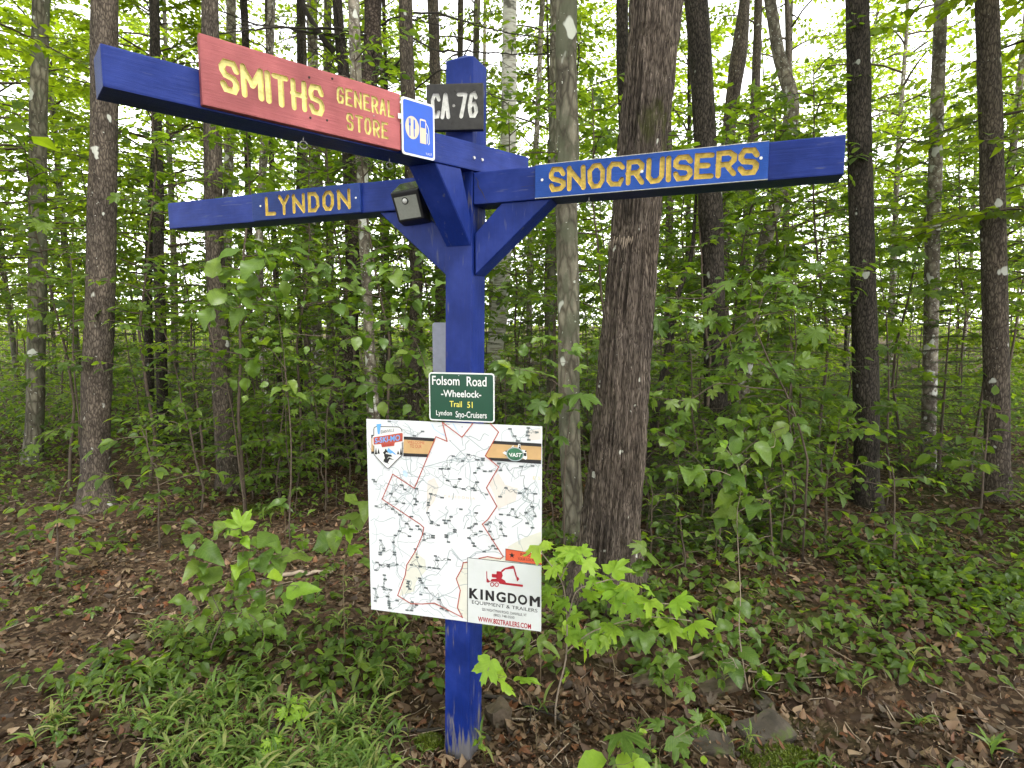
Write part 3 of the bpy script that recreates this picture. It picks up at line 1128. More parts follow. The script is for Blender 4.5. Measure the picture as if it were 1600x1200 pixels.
# ------------------------------------------------------------------ trail map
ax, n = frame(radians(14))
cm_ = ppt(0.07, 0.07, 1.2)
mt0 = board_matrix(cm_, ax, n, 0, 0.0065, 0)
f = Face(mt0)
m0, m1 = f(580, 952), f(847, 667)
mt = mt0 @ Matrix.Translation((m0[0], m0[1], 0))
f = Face(mt)
W_, H_ = m1[0] - m0[0], f(580, 655)[1]
MAP = empty('trail_map', None, 'large white trail map panel with red boundary lines mounted low on the post', 'map board', mat=mt)
part('panel', *plate([(0, 0), (W_, 0), (W_, H_), (0, H_)], -0.006, 0), M['map_paper'], MAP)
zA = lambda pts: f.many(pts, 5.517, 570, 645)
zB = lambda pts: f.many(pts, 5.517, 570, 815)
zC = lambda pts: f.many(pts, 9.23, 725, 860)
zD = lambda pts: f.many(pts, 10.907, 580, 650)
zE = lambda pts: f.many(pts, 11.43, 740, 655)
PXL = 0.0031
a = Acc()
a.add(*poly_fill(zB([(1522, 85), (1380, 135), (1235, 215), (1215, 300), (888, 320), (880, 352), (850, 352), (838, 405), (790, 490), (825, 590), (800, 740), (850, 825), (888, 858), (1522, 900)]), 0.0005))
a.add(*poly_fill(zB([(365, 370), (440, 260), (520, 330), (530, 420), (440, 520), (430, 600), (300, 640), (350, 460)]), 0.0005))
part('tinted_area', *a.VF(), M['print_cream'], MAP)
a = Acc()
a.add(*poly_fill(zA([(1070, 610), (1150, 520), (1210, 620), (1320, 650), (1300, 760), (1150, 830), (1120, 720)]), 0.0005))
a.add(*poly_fill(zA([(540, 590), (600, 560), (640, 640), (600, 760), (530, 860)]), 0.0005))
a.add(*poly_fill(zA([(1400, 150), (1520, 140), (1515, 230), (1420, 240)]), 0.0005))
tag(part('tinted_area', *a.VF(), M['print_peach'], MAP), kind='stuff')
a = Acc()
a.add(*poly_fill(zA([(325, 505), (350, 495), (372, 530), (360, 560), (335, 540)]), 0.001))
a.add(*ribbon(zA([(575, 95), (600, 140), (650, 175), (700, 200)]), 0.005, 0.0009))
a.add(*ribbon(zA([(760, 90), (790, 140), (815, 175)]), 0.005, 0.0009))
part('water', *a.VF(), plain('pale_water_print', (0.45, 0.58, 0.78), 0.4), MAP)

# label boxes (too small to read) and the road net between them
LBA = [(212, 73), (500, 160), (428, 198), (763, 373), (845, 415), (657, 482), (725, 482), (895, 360), (972, 405), (1020, 392), (1020, 408), (982, 477), (1035, 503), (1085, 503), (950, 517), (970, 597), (715, 583), (820, 570), (778, 640), (852, 655), (935, 650), (950, 668), (668, 730), (570, 697), (830, 830), (320, 623), (348, 660), (447, 653), (227, 697), (275, 762), (435, 742), (452, 762), (337, 780), (437, 790), (188, 788), (100, 803), (242, 830), (303, 878), (403, 893), (545, 862), (550, 775), (550, 795), (745, 895), (685, 925), (725, 928), (962, 862), (960, 955), (1080, 942), (1170, 945), (1175, 875), (1240, 880), (1168, 722), (1050, 703), (1172, 495), (1158, 435), (1348, 462), (1447, 457), (1252, 138), (1410, 130), (1405, 165), (1485, 167), (1405, 195), (1292, 200), (1415, 232), (1320, 243), (1218, 647), (1388, 652), (1338, 692), (1470, 697), (1275, 828), (1445, 808), (1390, 860), (1310, 900), (1467, 890), (1400, 950), (90, 592), (75, 575), (363, 955), (580, 937), (697, 950)]
LBB = [(363, 17), (455, 37), (400, 65), (475, 65), (300, 80), (265, 118), (387, 125), (137, 160), (247, 177), (165, 230), (165, 248), (135, 265), (135, 283), (258, 265), (258, 283), (108, 350), (138, 373), (205, 370), (205, 387), (97, 417), (280, 368), (170, 460), (177, 497), (85, 575), (160, 563), (168, 582), (224, 587), (110, 650), (198, 645), (92, 683), (210, 685), (210, 703), (210, 721), (218, 745), (280, 680), (365, 762), (405, 765), (512, 158), (510, 105), (437, 235), (453, 305), (403, 372), (478, 387), (378, 515), (372, 532), (475, 487), (480, 507), (495, 527), (370, 560), (390, 580), (528, 570), (485, 627), (410, 692), (447, 718), (640, 670), (663, 748), (710, 768), (610, 295), (626, 333), (728, 327), (557, 393), (600, 400), (640, 405), (590, 120), (590, 138), (705, 115), (705, 133), (723, 175), (777, 70), (777, 88), (635, 30), (575, 15), (697, 13), (960, 20), (900, 55), (1002, 83), (958, 110), (900, 140), (935, 185), (947, 210), (1030, 258), (1050, 25), (1078, 83), (1105, 152), (1108, 208), (1132, 233), (1175, 65), (1210, 122), (1170, 10), (1400, 13), (1447, 52), (1083, 8)]
LAB = np.array(zA(LBA) + zB(LBB))
rng = np.random.default_rng(11)
box_a, txt_a, road_a, pale_a = Acc(), Acc(), Acc(), Acc()
for x, y in LAB:
    hw, hh = 0.0088 + rng.uniform(-0.001, 0.0015), 0.0038
    box_a.add(*poly_fill([(x - hw, y - hh), (x + hw, y - hh), (x + hw, y + hh), (x - hw, y + hh)], 0.0026))
    for q in range(4):
        cx = x - hw + (q + 0.7) * 2 * hw / 4.4
        txt_a.add(*poly_fill([(cx - 0.0011, y - 0.0019), (cx + 0.0011, y - 0.0019), (cx + 0.0011, y + 0.0019), (cx - 0.0011, y + 0.0019)], 0.0031))
def wiggle(p, q, amp, rng, m=7):
    t = np.linspace(0, 1, m)
    P = p[None] * (1 - t[:, None]) + q[None] * t[:, None]
    L = np.linalg.norm(q - p)
    P[1:-1] += rng.normal(0, amp * L, (m - 2, 2))
    P = resample(P, max(L / 24, 0.002))
    return np.clip(P, [0.004, 0.004], [W_ - 0.004, H_ - 0.004])
for i, p in enumerate(LAB):
    d = np.linalg.norm(LAB - p, axis=1)
    for j in np.argsort(d)[1:4][:int(rng.integers(1, 4))]:
        if d[j] < 0.16:
            (road_a if rng.random() < 0.6 else pale_a).add(*ribbon(wiggle(p, LAB[j], 0.10, rng), 0.0018, 0.0013 + 0.0002 * rng.random()))
for k in range(110):
    p = rng.uniform([0.01, 0.01], [W_ - 0.01, H_ - 0.01])
    q = np.clip(p + rng.normal(0, 0.13, 2), [0.01, 0.01], [W_ - 0.01, H_ - 0.01])
    pale_a.add(*ribbon(wiggle(p, q, 0.07, rng), rng.choice([0.0018, 0.0028]), 0.0008 + 0.0002 * rng.random()))
tag(part('printed_roads', *road_a.VF(), M['print_grey'], MAP), kind='stuff')
tag(part('printed_roads', *pale_a.VF(), M['print_pale'], MAP), kind='stuff')
tag(part('printed_labels', *box_a.VF(), M['print_black'], MAP), kind='stuff')
tag(part('printed_labels', *txt_a.VF(), M['print_pale'], MAP), kind='stuff')
BW = 0.0046
bd = Acc()
west = zA([(670, 80), (712, 245), (615, 205), (430, 650), (243, 528), (152, 742), (478, 958)]) + zB([(510, 50), (500, 110), (440, 250), (365, 370), (350, 460), (285, 635), (400, 705), (500, 708), (600, 700), (700, 750), (845, 825), (800, 740), (825, 590), (790, 490), (840, 400), (850, 352), (884, 350)])
east = zA([(1085, 95), (1155, 165), (1040, 370), (1155, 465), (1050, 645), (1140, 805), (1060, 920)]) + zB([(1015, 20), (1195, 300), (1170, 320), (1060, 300), (985, 315)])
north = zA([(668, 80), (840, 210), (932, 92)])
for L in (west, east, north):
    for p, q in zip(L[:-1], L[1:]):
        p, q = np.array(p), np.array(q)
        e = (q - p) / np.linalg.norm(q - p) * BW * 0.4
        bd.add(*ribbon([p - e, q + e], BW, 0.0034))
a = Acc()
part('printed_boundary', *bd.VF(), M['print_border'], MAP)
part('printed_county_name', *text_box('CALEDONIA', *sbox(f, 570 + 685 / 5.517, 570 + 950 / 5.517, 773, 777, 777, 780.5), 0.0012, 0.0, 1.5), plain('faint_orange_print', (0.72, 0.55, 0.40), 0.4), MAP)
part('printed_county_name', *text_box('ES', *sbox(f, 833, 845, 744, 749, 745, 750), 0.0012, 0.0, 1.5), plain('faint_yellow_print', (0.72, 0.62, 0.35), 0.4), MAP)
# ochre and black banners
b1 = zA([(335, 225), (606, 243), (552, 358), (335, 352)])
part('banner', *poly_fill(b1, 0.0022), M['print_ochre'], MAP)
b2 = zA([(1104, 262), (1524, 288), (1521, 412), (1062, 392), (1044, 368)])
part('banner', *poly_fill(b2, 0.0022), M['print_ochre'], MAP)
part('banner', *poly_fill(zA([(58, 215), (82, 216), (82, 335), (58, 335)]), 0.0022), M['print_ochre'], MAP)
a = Acc()
for q in ([(335, 203), (612, 219), (603, 246), (335, 229)], [(335, 346), (556, 356), (543, 382), (335, 374)], [(1113, 240), (1524, 264), (1524, 292), (1100, 266)],
          [(1060, 384), (1521, 406), (1520, 440), (1080, 410)], [(58, 190), (82, 190), (82, 218), (58, 218)], [(58, 332), (82, 332), (82, 352), (58, 352)]):
    part('banner_band', *poly_fill(zA(q), 0.0027), M['print_black'], MAP)
for s, q in (('WELCOME', (620, 913, 425, 472, 425, 472)), ('TO OUR', (665, 862, 482, 543, 485, 546)), ('BORDERS', (600, 950, 562, 610, 575, 622))):
    qq = [580 + q[0] / 10.907, 580 + q[1] / 10.907] + [650 + v / 10.907 for v in q[2:]]
    if s != 'BORDERS':
        part('printed_lettering', *text_box(s, *sbox(f, *qq), 0.0027), M['print_border'], MAP)
# club shield
part('shield', *poly_fill(zD([(50, 225), (60, 195), (95, 177), (470, 185), (505, 205), (528, 240), (535, 660), (320, 875), (295, 890), (265, 880), (55, 655)]), 0.0032), M['white'], MAP)
part('shield_outline', *ribbon(zD([(50, 225), (60, 195), (95, 177), (280, 180), (470, 185), (505, 205), (528, 240), (532, 450), (535, 660), (420, 770), (320, 875), (295, 890), (265, 880), (150, 760), (55, 655), (52, 450)]), 0.0036, 0.0038, True), M['print_black'], MAP)
a = Acc()
for X, Y, h in ((88, 650, 120), (132, 640, 95), (465, 650, 70), (512, 660, 125)):
    a.add(*poly_fill(zD([(X - 22, Y), (X + 22, Y), (X, Y - h)]), 0.0042))
a.add(*poly_fill(zD([(225, 665), (255, 640), (350, 660), (365, 690), (300, 690), (275, 735), (310, 700), (400, 745), (320, 735), (285, 800), (240, 790), (215, 750), (240, 715)]), 0.0042))
a.add(*poly_fill(zD([(205, 620), (240, 590), (240, 565), (262, 560), (272, 585), (305, 625), (262, 615), (245, 650), (232, 660)]), 0.0042))
a.add(*ribbon(zD([(210, 770), (260, 790), (310, 808)]), 0.002, 0.0042))
part('shield_picture', *a.VF(), M['print_black'], MAP)
a = Acc().add(*poly_fill(zD([(275, 590), (300, 540), (345, 580), (370, 595), (440, 660), (395, 650), (370, 625), (330, 640)]), 0.0042))
a.add(*poly_fill(zD([(98, 135), (178, 130), (168, 190), (150, 305), (120, 305)]), 0.0050))
part('shield_picture', *a.VF(), M['print_sky'], MAP)
part('shield_plate', *poly_fill(zD([(30, 350), (50, 335), (530, 262), (562, 290), (560, 430), (540, 445), (425, 465), (415, 510), (395, 522), (190, 548), (165, 520), (160, 490), (45, 500), (28, 470)]), 0.0044), M['white'], MAP)
part('shield_plate', *poly_fill(zD([(45, 360), (530, 283), (545, 300), (542, 425), (410, 450), (400, 505), (190, 530), (175, 475), (50, 485)]), 0.0050), M['print_border'], MAP)
def slanted(s, P, z, bold, mat, name='printed_lettering'):
    """lettering in a quadrilateral TL TR BR BL (local coordinates)"""
    V, F = text_vf(s, bold)
    lo, hi = V.min(0), V.max(0)
    X = ((V[:, 0] - lo[0]) / (hi[0] - lo[0]))[:, None]
    Y = ((V[:, 1] - lo[1]) / (hi[1] - lo[1]))[:, None]
    tl, tr, br, bl = [np.array(p) for p in P]
    Q = (bl * (1 - X) + br * X) * (1 - Y) + (tl * (1 - X) + tr * X) * Y
    part(name, np.concatenate([Q, np.full((len(Q), 1), z)], 1), F, mat, MAP)
slanted('S-SKI-MO', zD([(72, 372), (500, 312), (500, 415), (72, 465)]), 0.0056, 0.02, M['print_sky'])
slanted('DANVILLE', zD([(176, 243), (400, 213), (400, 262), (176, 295)]), 0.0044, 0.0, M['print_black'])
slanted('RIDERS', zD([(205, 483), (375, 458), (375, 495), (205, 520)]), 0.0056, 0.0, M['print_red'])
# green oval emblem
c = zE([(742, 622)])[0]
a = Acc()
a.add(*poly_fill(zE([(598, 650), (520, 600), (560, 570), (640, 548), (700, 470), (720, 465), (715, 520), (790, 505), (800, 440), (835, 440), (850, 540), (930, 550), (945, 575), (960, 690), (935, 725), (880, 690)]), 0.0030))
part('emblem_picture', *a.VF(), M['white'], MAP)
a = Acc()
for q in ([(555, 565), (640, 550), (600, 590)], [(545, 620), (595, 640), (590, 655)], [(790, 520), (835, 475), (855, 560), (830, 540)], [(870, 600), (945, 600), (945, 660), (890, 650)], [(915, 565), (940, 550), (950, 580), (925, 585)], [(810, 455), (832, 455), (825, 490)], [(690, 500), (715, 480), (705, 515)]):
    a.add(*poly_fill(zE(q), 0.0035))
part('emblem_picture', *a.VF(), M['print_black'], MAP)
part('emblem_rim', *disc(c[0], c[1], 0.0425, 0.0335, 0.0040), M['print_pale'], MAP)
part('emblem', *disc(c[0], c[1], 0.0375, 0.0290, 0.0045), plain('emblem_green_print', (0.035, 0.14, 0.07), 0.4, 0, 0.5, 25), MAP)
slanted('VAST', zE([(630, 598), (872, 600), (850, 672), (645, 668)]), 0.0050, 0.03, M['white'])
# orange legend strip
part('legend_strip', *poly_fill(zB([(1214, 230), (1527, 281), (1527, 372), (1214, 333)]), 0.0036), M['print_orange'], MAP)
part('legend_outline', *ribbon(zB([(1216, 232), (1370, 257), (1525, 283), (1525, 326), (1525, 370), (1370, 352), (1216, 331), (1216, 280)]), 0.0018, 0.0041, True), M['print_black'], MAP)
c = np.array(zB([(1270, 288)])[0])
part('legend_star', *poly_fill([(c[0] + r * cos(t), c[1] + r * sin(t)) for k in range(10) for r, t in [((0.0155 if k % 2 == 0 else 0.0062), pi / 2 + k * pi / 5)]], 0.0041), M['print_black'], MAP)
slanted('INDICATES', zB([(1342, 266), (1505, 292), (1505, 315), (1342, 290)]), 0.0041, 0.0, M['print_black'])
slanted('YOUR LOCATION', zB([(1320, 303), (1518, 326), (1518, 349), (1320, 328)]), 0.0041, 0.0, M['print_black'])
# advertisement panel
AD = zB([(888, 308), (1527, 378), (1527, 958), (888, 862)])
AD = [AD[0], (W_ - 0.0005, AD[1][1]), (W_ - 0.0005, 0.0008), (AD[3][0], 0.0008)]
part('advert_panel', *poly_fill(AD, 0.0036), M['ad_panel'], MAP)
part('advert_outline', *ribbon([AD[3], AD[0], AD[1]], 0.0026, 0.0041), M['print_black'], MAP)
a = Acc()
for q in ([(380, 445), (400, 408), (470, 402), (470, 390), (405, 382), (405, 333), (470, 338), (475, 295), (547, 300), (562, 360), (545, 400), (595, 430), (608, 460), (855, 490), (850, 522), (600, 490), (515, 475), (500, 450)],
          [(545, 280), (590, 250), (710, 212), (722, 225), (712, 260), (600, 270), (555, 310), (540, 300)], [(705, 225), (727, 222), (768, 372), (750, 385)], [(755, 380), (780, 375), (802, 410), (768, 445)],
          [(325, 295), (337, 298), (340, 395), (365, 430), (345, 460), (328, 450)], [(340, 455), (360, 425), (390, 440), (350, 462)]):
    a.add(*poly_fill(zC(q), 0.0042))
for X, Y in ((410, 485), (475, 488)):
    t = np.linspace(0, 2 * pi, 24, endpoint=False)
    a.add(*ribbon(zC([(X + 25 * cos(q), Y + 27 * sin(q)) for q in t]), 0.0042, 0.0046, True))
part('advert_picture', *a.VF(), M['print_red'], MAP)
for k, ch in enumerate('KINGDOM'):                       # heavy letters, one part each
    X0 = [80, 240, 315, 468, 635, 780, 950][k]
    X1 = [212, 275, 437, 605, 762, 915, 1098][k]
    yy = lambda X: 535 + (X - 80) * 130 / 1018
    slanted(ch, zC([(X0, yy(X0)), (X1, yy(X1)), (X1, yy(X1) + 148), (X0, yy(X0) + 148)]), 0.0042, 0.0 if ch in 'KNM' else 0.035, M['print_black'])
    if ch in 'KNM':
        slanted(ch, zC([(X0 + 18, yy(X0 + 18)), (X1, yy(X1)), (X1, yy(X1) + 148), (X0 + 18, yy(X0 + 18) + 148)]), 0.0046, 0.0, M['print_black'])
        slanted(ch, zC([(X0, yy(X0)), (X1 - 18, yy(X1 - 18)), (X1 - 18, yy(X1 - 18) + 148), (X0, yy(X0) + 148)]), 0.0050, 0.0, M['print_black'])
slanted('EQUIPMENT & TRAILERS', zC([(118, 712), (1062, 840), (1062, 900), (118, 770)]), 0.0042, 0.0, M['print_black'])
slanted('525 WIGHTMAN ROAD, DANVILLE, VT', zC([(262, 822), (905, 910), (905, 955), (262, 868)]), 0.0042, 0.0, M['print_black'])
slanted('(802) 748-0500', zC([(432, 905), (730, 945), (730, 995), (432, 952)]), 0.0042, 0.0, M['print_black'])
slanted('WWW.802TRAILERS.COM', zC([(205, 945), (970, 1055), (970, 1132), (205, 1018)]), 0.0042, 0.022, M['print_red'])
for u, v in ((722, 667), (722, 959)):
    screw(MAP, *f(u, v), 0.004, M['zinc'])

# ------------------------------------------------------------------ solar lamp on the rear left arm
ax, n = frame(radians(22))
pl = bpt(-0.222, 0.0, 0)
mt = board_matrix(pl, ax, n, 0, 0.073, 2.70)
LAMP = empty('solar_lamp', None, 'black solar wall lamp with sensor dome fixed beside the post under arms', 'lamp', mat=mt @ Matrix.Rotation(radians(4), 4, 'Z') @ Matrix.Translation((-0.075, -0.03, 0)))
wl, hl, dl = 0.150, 0.135, 0.075
V = [(0, 0, 0), (wl, 0, 0), (wl, hl + 0.065, 0.010), (0, hl + 0.065, 0.010), (0.006, 0.012, dl * 0.75), (wl - 0.006, 0.012, dl * 0.75), (wl - 0.002, hl, dl * 1.35), (0.002, hl, dl * 1.35)]
V2, F2 = bevelled(V, HEXF, 0.006, 2)
part('housing', V2, F2, M['black_plastic'], LAMP)
def quad_on(P, u0, u1, v0, v1, lift):
    P = [np.array(p, float) for p in P]
    nn = np.cross(P[1] - P[0], P[3] - P[0])
    nn /= np.linalg.norm(nn)
    g = lambda u, v: (P[0] * (1 - u) + P[1] * u) * (1 - v) + (P[3] * (1 - u) + P[2] * u) * v
    q = [g(u0, v0), g(u1, v0), g(u1, v1), g(u0, v1)]
    V = q + [p + nn * lift for p in q]
    return np.array(V), np.array(HEXF), nn, g
fr = [V[4], V[5], V[6], V[7]]
v_, f_, nn, g = quad_on(fr, 0.09, 0.91, 0.06, 0.83, 0.0015)
part('lens', v_, f_, M['lens'], LAMP)
c = g(0.47, 0.67)
t = np.linspace(0, 2 * pi, 20, endpoint=False)
e1 = np.array([1, 0, 0]); e2 = np.cross(nn, e1)
rim = tube([c, c + nn * 0.004], 0.0165, 18)
part('sensor_rim', *rim, M['black_plastic'], LAMP)
a = Acc()
dome = tube([c + nn * (0.003 + 0.010 * sin(x)) for x in np.linspace(0, 1.5, 6)], [0.0125 * cos(x) for x in np.linspace(0, 1.5, 6)], 16)
part('sensor_dome', *dome, M['sensor'], LAMP, smooth_=True)
tp = [V[7], V[6], V[2], V[3]]
v_, f_, nn2, g2 = quad_on(tp, 0.05, 0.95, 0.06, 0.92, 0.0015)
part('solar_panel', v_, f_, M['solar'], LAMP)
# ------------------------------------------------------------------ leaves
def leaf_ovate(width=0.62, st=5, tooth=0.0, fold=0.22, droop=0.30, wave=0.0):
    """pointed oval leaf, base at origin, tip at y = 1"""
    ys = np.linspace(0, 1, st + 1)
    V, F = [], []
    for i, y in enumerate(ys):
        wv = width * 0.5 * (np.sin(pi * min(1, y ** 0.8)) ** 0.85) * (1 - 0.12 * y) if 0 < y < 1 else 0.0
        if tooth and 0 < i < st:
            wv *= 1 + tooth * (1 if i % 2 else -1)
        z = -droop * y * y
        wa = wave * sin(y * 9.0 + 1.0)
        wb = wave * sin(y * 8.0 + 3.0)
        V += [(-wv, y, z + fold * wv + wa * wv), (0, y, z), (wv, y, z + fold * wv + wb * wv)]
    for i in range(st):
        a, b = i * 3, (i + 1) * 3
        if i == 0:
            F += [(1, b + 1, b), (1, b + 2, b + 1)]
        elif i == st - 1:
            F += [(a, a + 1, b + 1), (a + 1, a + 2, b + 1)]
        else:
            F += [(a, a + 1, b + 1), (a, b + 1, b), (a + 1, a + 2, b + 2), (a + 1, b + 2, b + 1)]
    V = np.array(V)
    F = np.array(F)
    u, inv = np.unique(F, return_inverse=True)
    return V[u], inv.reshape(-1, 3)


def leaf_maple(droop=0.45, fold=0.12, cut=1.0, wave=0.0, ph=0.0):
    half = [(90, .86), (83, .69), (78, .74), (74, .55), (69, .41), (62, .50), (57, .64), (49, .66), (43, .80), (37, .64), (31, .62), (25, .50), (17, .40), (10, .47), (2, .52), (-7, .58), (-15, .47), (-30, .42), (-52, .32), (-72, .24)]
    pts = []
    for ang, r in half:
        r2 = 0.36 + (r - 0.36) * cut if r < 0.36 else r
        pts.append((ang, r2))
    full = pts + [(-90, .10)] + [(180 - a, r) for a, r in pts[::-1][:-1]]
    c = np.array([0, 0.22, 0])
    V = [c]
    for ang, r in full:
        t = radians(ang)
        x, y = r * cos(t), 0.22 + r * sin(t)
        rr = math.hypot(x, y - 0.22)
        V.append((x, y, -droop * rr * rr + fold * abs(x) - 0.10 * max(0, rr - 0.5) + wave * rr * sin(4 * t + ph) + 0.5 * wave * rr * sin(9 * t + 2 * ph)))
    n = len(full)
    F = [(0, 1 + (k + 1) % n, 1 + k) for k in range(n)]
    return np.array(V), np.array(F)


def leaf_simple(width=0.62, fold=0.25, droop=0.25):
    """six-vertex leaf for foliage seen from farther off"""
    w2 = width / 2
    V = np.array([(0, 0, 0), (-w2, .38, fold * w2 - droop * .14), (w2, .38, fold * w2 - droop * .14), (0, .42, -droop * .17), (0, 1, -droop)])
    F = np.array([(0, 3, 1), (0, 2, 3), (1, 3, 4), (3, 2, 4)])
    return V, F


def leaf_far(width=0.7):
    V = np.array([(0, 0, 0), (-width / 2, .45, .05), (width / 2, .45, .05), (0, 1, -.2)])
    return V, np.array([(0, 2, 1), (1, 2, 3)])


def unit(v):
    v = np.asarray(v, float)
    return v / (np.linalg.norm(v, axis=-1, keepdims=True) + 1e-12)


def batch(pos, fwd, nrm, size, T):
    """many copies of a leaf template as one vertex/face array"""
    TV, TF = T
    fwd = unit(fwd)
    x = unit(np.cross(fwd, nrm))
    z = np.cross(x, fwd)
    size = np.broadcast_to(np.asarray(size, float), (len(pos),))
    V = pos[:, None, :] + size[:, None, None] * (TV[None, :, 0, None] * x[:, None, :] + TV[None, :, 1, None] * fwd[:, None, :] + TV[None, :, 2, None] * z[:, None, :])
    F = TF[None] + (np.arange(len(pos)) * len(TV))[:, None, None]
    return V.reshape(-1, 3), F.reshape(-1, TF.shape[1])


# ------------------------------------------------------------------ crowns shared by the trees
def crown_proto(seed, h0, h1, R, nb, leaf_size, per_twig=11, twigs=8, lift=0.25):
    """leafy crown round a vertical axis from h0 to h1; returns (leaf mesh arrays, limb arrays)"""
    rg = np.random.default_rng(seed)
    limbs = Acc()
    pos, fwd = [], []
    for b in range(nb):
        t = (b + rg.random()) / nb
        h = h0 + (h1 - h0) * t
        az = b * 2.39996 + rg.normal(0, 0.5)
        L = R * (0.55 + 0.45 * sin(pi * min(1, 0.15 + t * 0.85))) * rg.uniform(0.55, 1.1) * (1 - 0.55 * max(0, t - 0.6) / 0.4)
        d = np.array([cos(az), sin(az), 0])
        sd_ = np.array([-d[1], d[0], 0])
        up = lift + 0.5 * t + rg.normal(0, 0.08)
        s = np.linspace(0, 1, 6)
        bend = rg.normal(0, 0.15)
        P = np.array([0, 0, h]) + d * (L * s)[:, None] + UP * (L * (up * s - 0.35 * s * s))[:, None] + sd_ * (L * bend * s * s)[:, None]
        limbs.add(*tube(P, np.linspace(0.012 + 0.008 * L, 0.004, 6), 4, cap=False))
        for k in range(twigs):
            s0 = 0.25 + 0.75 * (k + rg.random()) / twigs
            base = np.array([np.interp(s0, s, P[:, q]) for q in range(3)])
            side = 1 if k % 2 else -1
            dd = unit(d * rg.uniform(0.35, 0.9) + sd_ * side * rg.uniform(0.4, 1.0) + UP * rg.normal(0.02, 0.12))
            l2 = rg.uniform(0.45, 0.85) * (0.55 + 0.35 * R / 2.5)
            q = np.linspace(0.12, 1, per_twig)
            A = base + dd * (l2 * q)[:, None] - UP * (0.16 * l2 * q * q)[:, None]
            limbs.add(*tube(np.stack([base, A[per_twig // 2], A[-1]]), [0.005, 0.003, 0.0015], 3, cap=False))
            sgn = np.where(np.arange(per_twig) % 2, 1, -1)[:, None]
            lat = np.cross(dd, UP)
            pos.append(A + rg.normal(0, 0.03, A.shape))
            fwd.append(dd * 0.6 + lat * sgn * rg.uniform(0.3, 1.0, (per_twig, 1)) + UP * rg.normal(-0.15, 0.2, (per_twig, 1)))
    pos, fwd = np.concatenate(pos), np.concatenate(fwd)
    nrm = UP + rg.normal(0, 0.38, pos.shape)
    return (pos, fwd, nrm, leaf_size * rg.uniform(0.65, 1.2, len(pos))), limbs


CROWNS = []
for k, (h0, h1, R, nb) in enumerate(((3.2, 14, 2.5, 62), (2.4, 12, 2.2, 56), (4.2, 16, 2.9, 66), (1.8, 9, 1.9, 50), (5.0, 17, 2.6, 58))):
    (p, f_, n_, s_), lim = crown_proto(100 + k, h0, h1, R, nb, 0.135, 11, 9)
    V, F = batch(p, f_, n_, s_, leaf_simple(0.72))
    LV, LF = lim.VF()
    CROWNS.append((to_mesh('crown', V, F, M['canopy']), to_mesh('limbs', LV, LF, M['twig']), h0, h1))
# looser, airy lower sprays for the trees that show foliage low down
for k, (h0, h1, R, nb) in enumerate(((2.0, 8.5, 2.4, 30), (3.0, 9.5, 2.0, 26), (3.4, 12, 2.3, 26), (4.0, 13, 2.6, 30))):
    (p, f_, n_, s_), lim = crown_proto(140 + k, h0, h1, R, nb, 0.135, 10, 8)
    V, F = batch(p, f_, n_, s_, leaf_simple(0.8))
    LV, LF = lim.VF()
    CROWNS.append((to_mesh('crown', V, F, M['canopy']), to_mesh('limbs', LV, LF, M['twig']), h0, h1))


def dead_branches(acc, P, R, n, z0, z1, length, rg, down=0.05, sides=5):
    """bare side branches with twigs on a trunk path P (rising)"""
    for k in range(n):
        z = rg.uniform(z0, z1)
        base = np.array([np.interp(z, P[:, 2], P[:, q]) for q in range(3)])
        az = rg.uniform(0, 2 * pi)
        d = np.array([cos(az), sin(az), rg.normal(-down, 0.15)])
        L = length * rg.uniform(0.4, 1.2)
        m = 7
        s = np.linspace(0, 1, m)
        Q = base + d * (L * s)[:, None] + UP * (rg.normal(0, 0.10) * L * s * s)[:, None]
        Q[1:] += np.cumsum(rg.normal(0, 0.02 * L, (m - 1, 3)), 0)
        acc.add(*tube(Q, np.linspace(min(0.014, 0.006 + 0.006 * L), 0.002, m), sides, cap=False))
        for j in range(int(rg.integers(2, 6))):
            i = int(rg.integers(2, m - 1))
            e = unit(d + rg.normal(0, 0.6, 3)) * L * rg.uniform(0.15, 0.45)
            W = np.stack([Q[i], Q[i] + e * 0.5 + rg.normal(0, 0.02, 3), Q[i] + e])
            acc.add(*tube(W, [0.004, 0.003, 0.0012], 3, cap=False))


NTREE = [0]


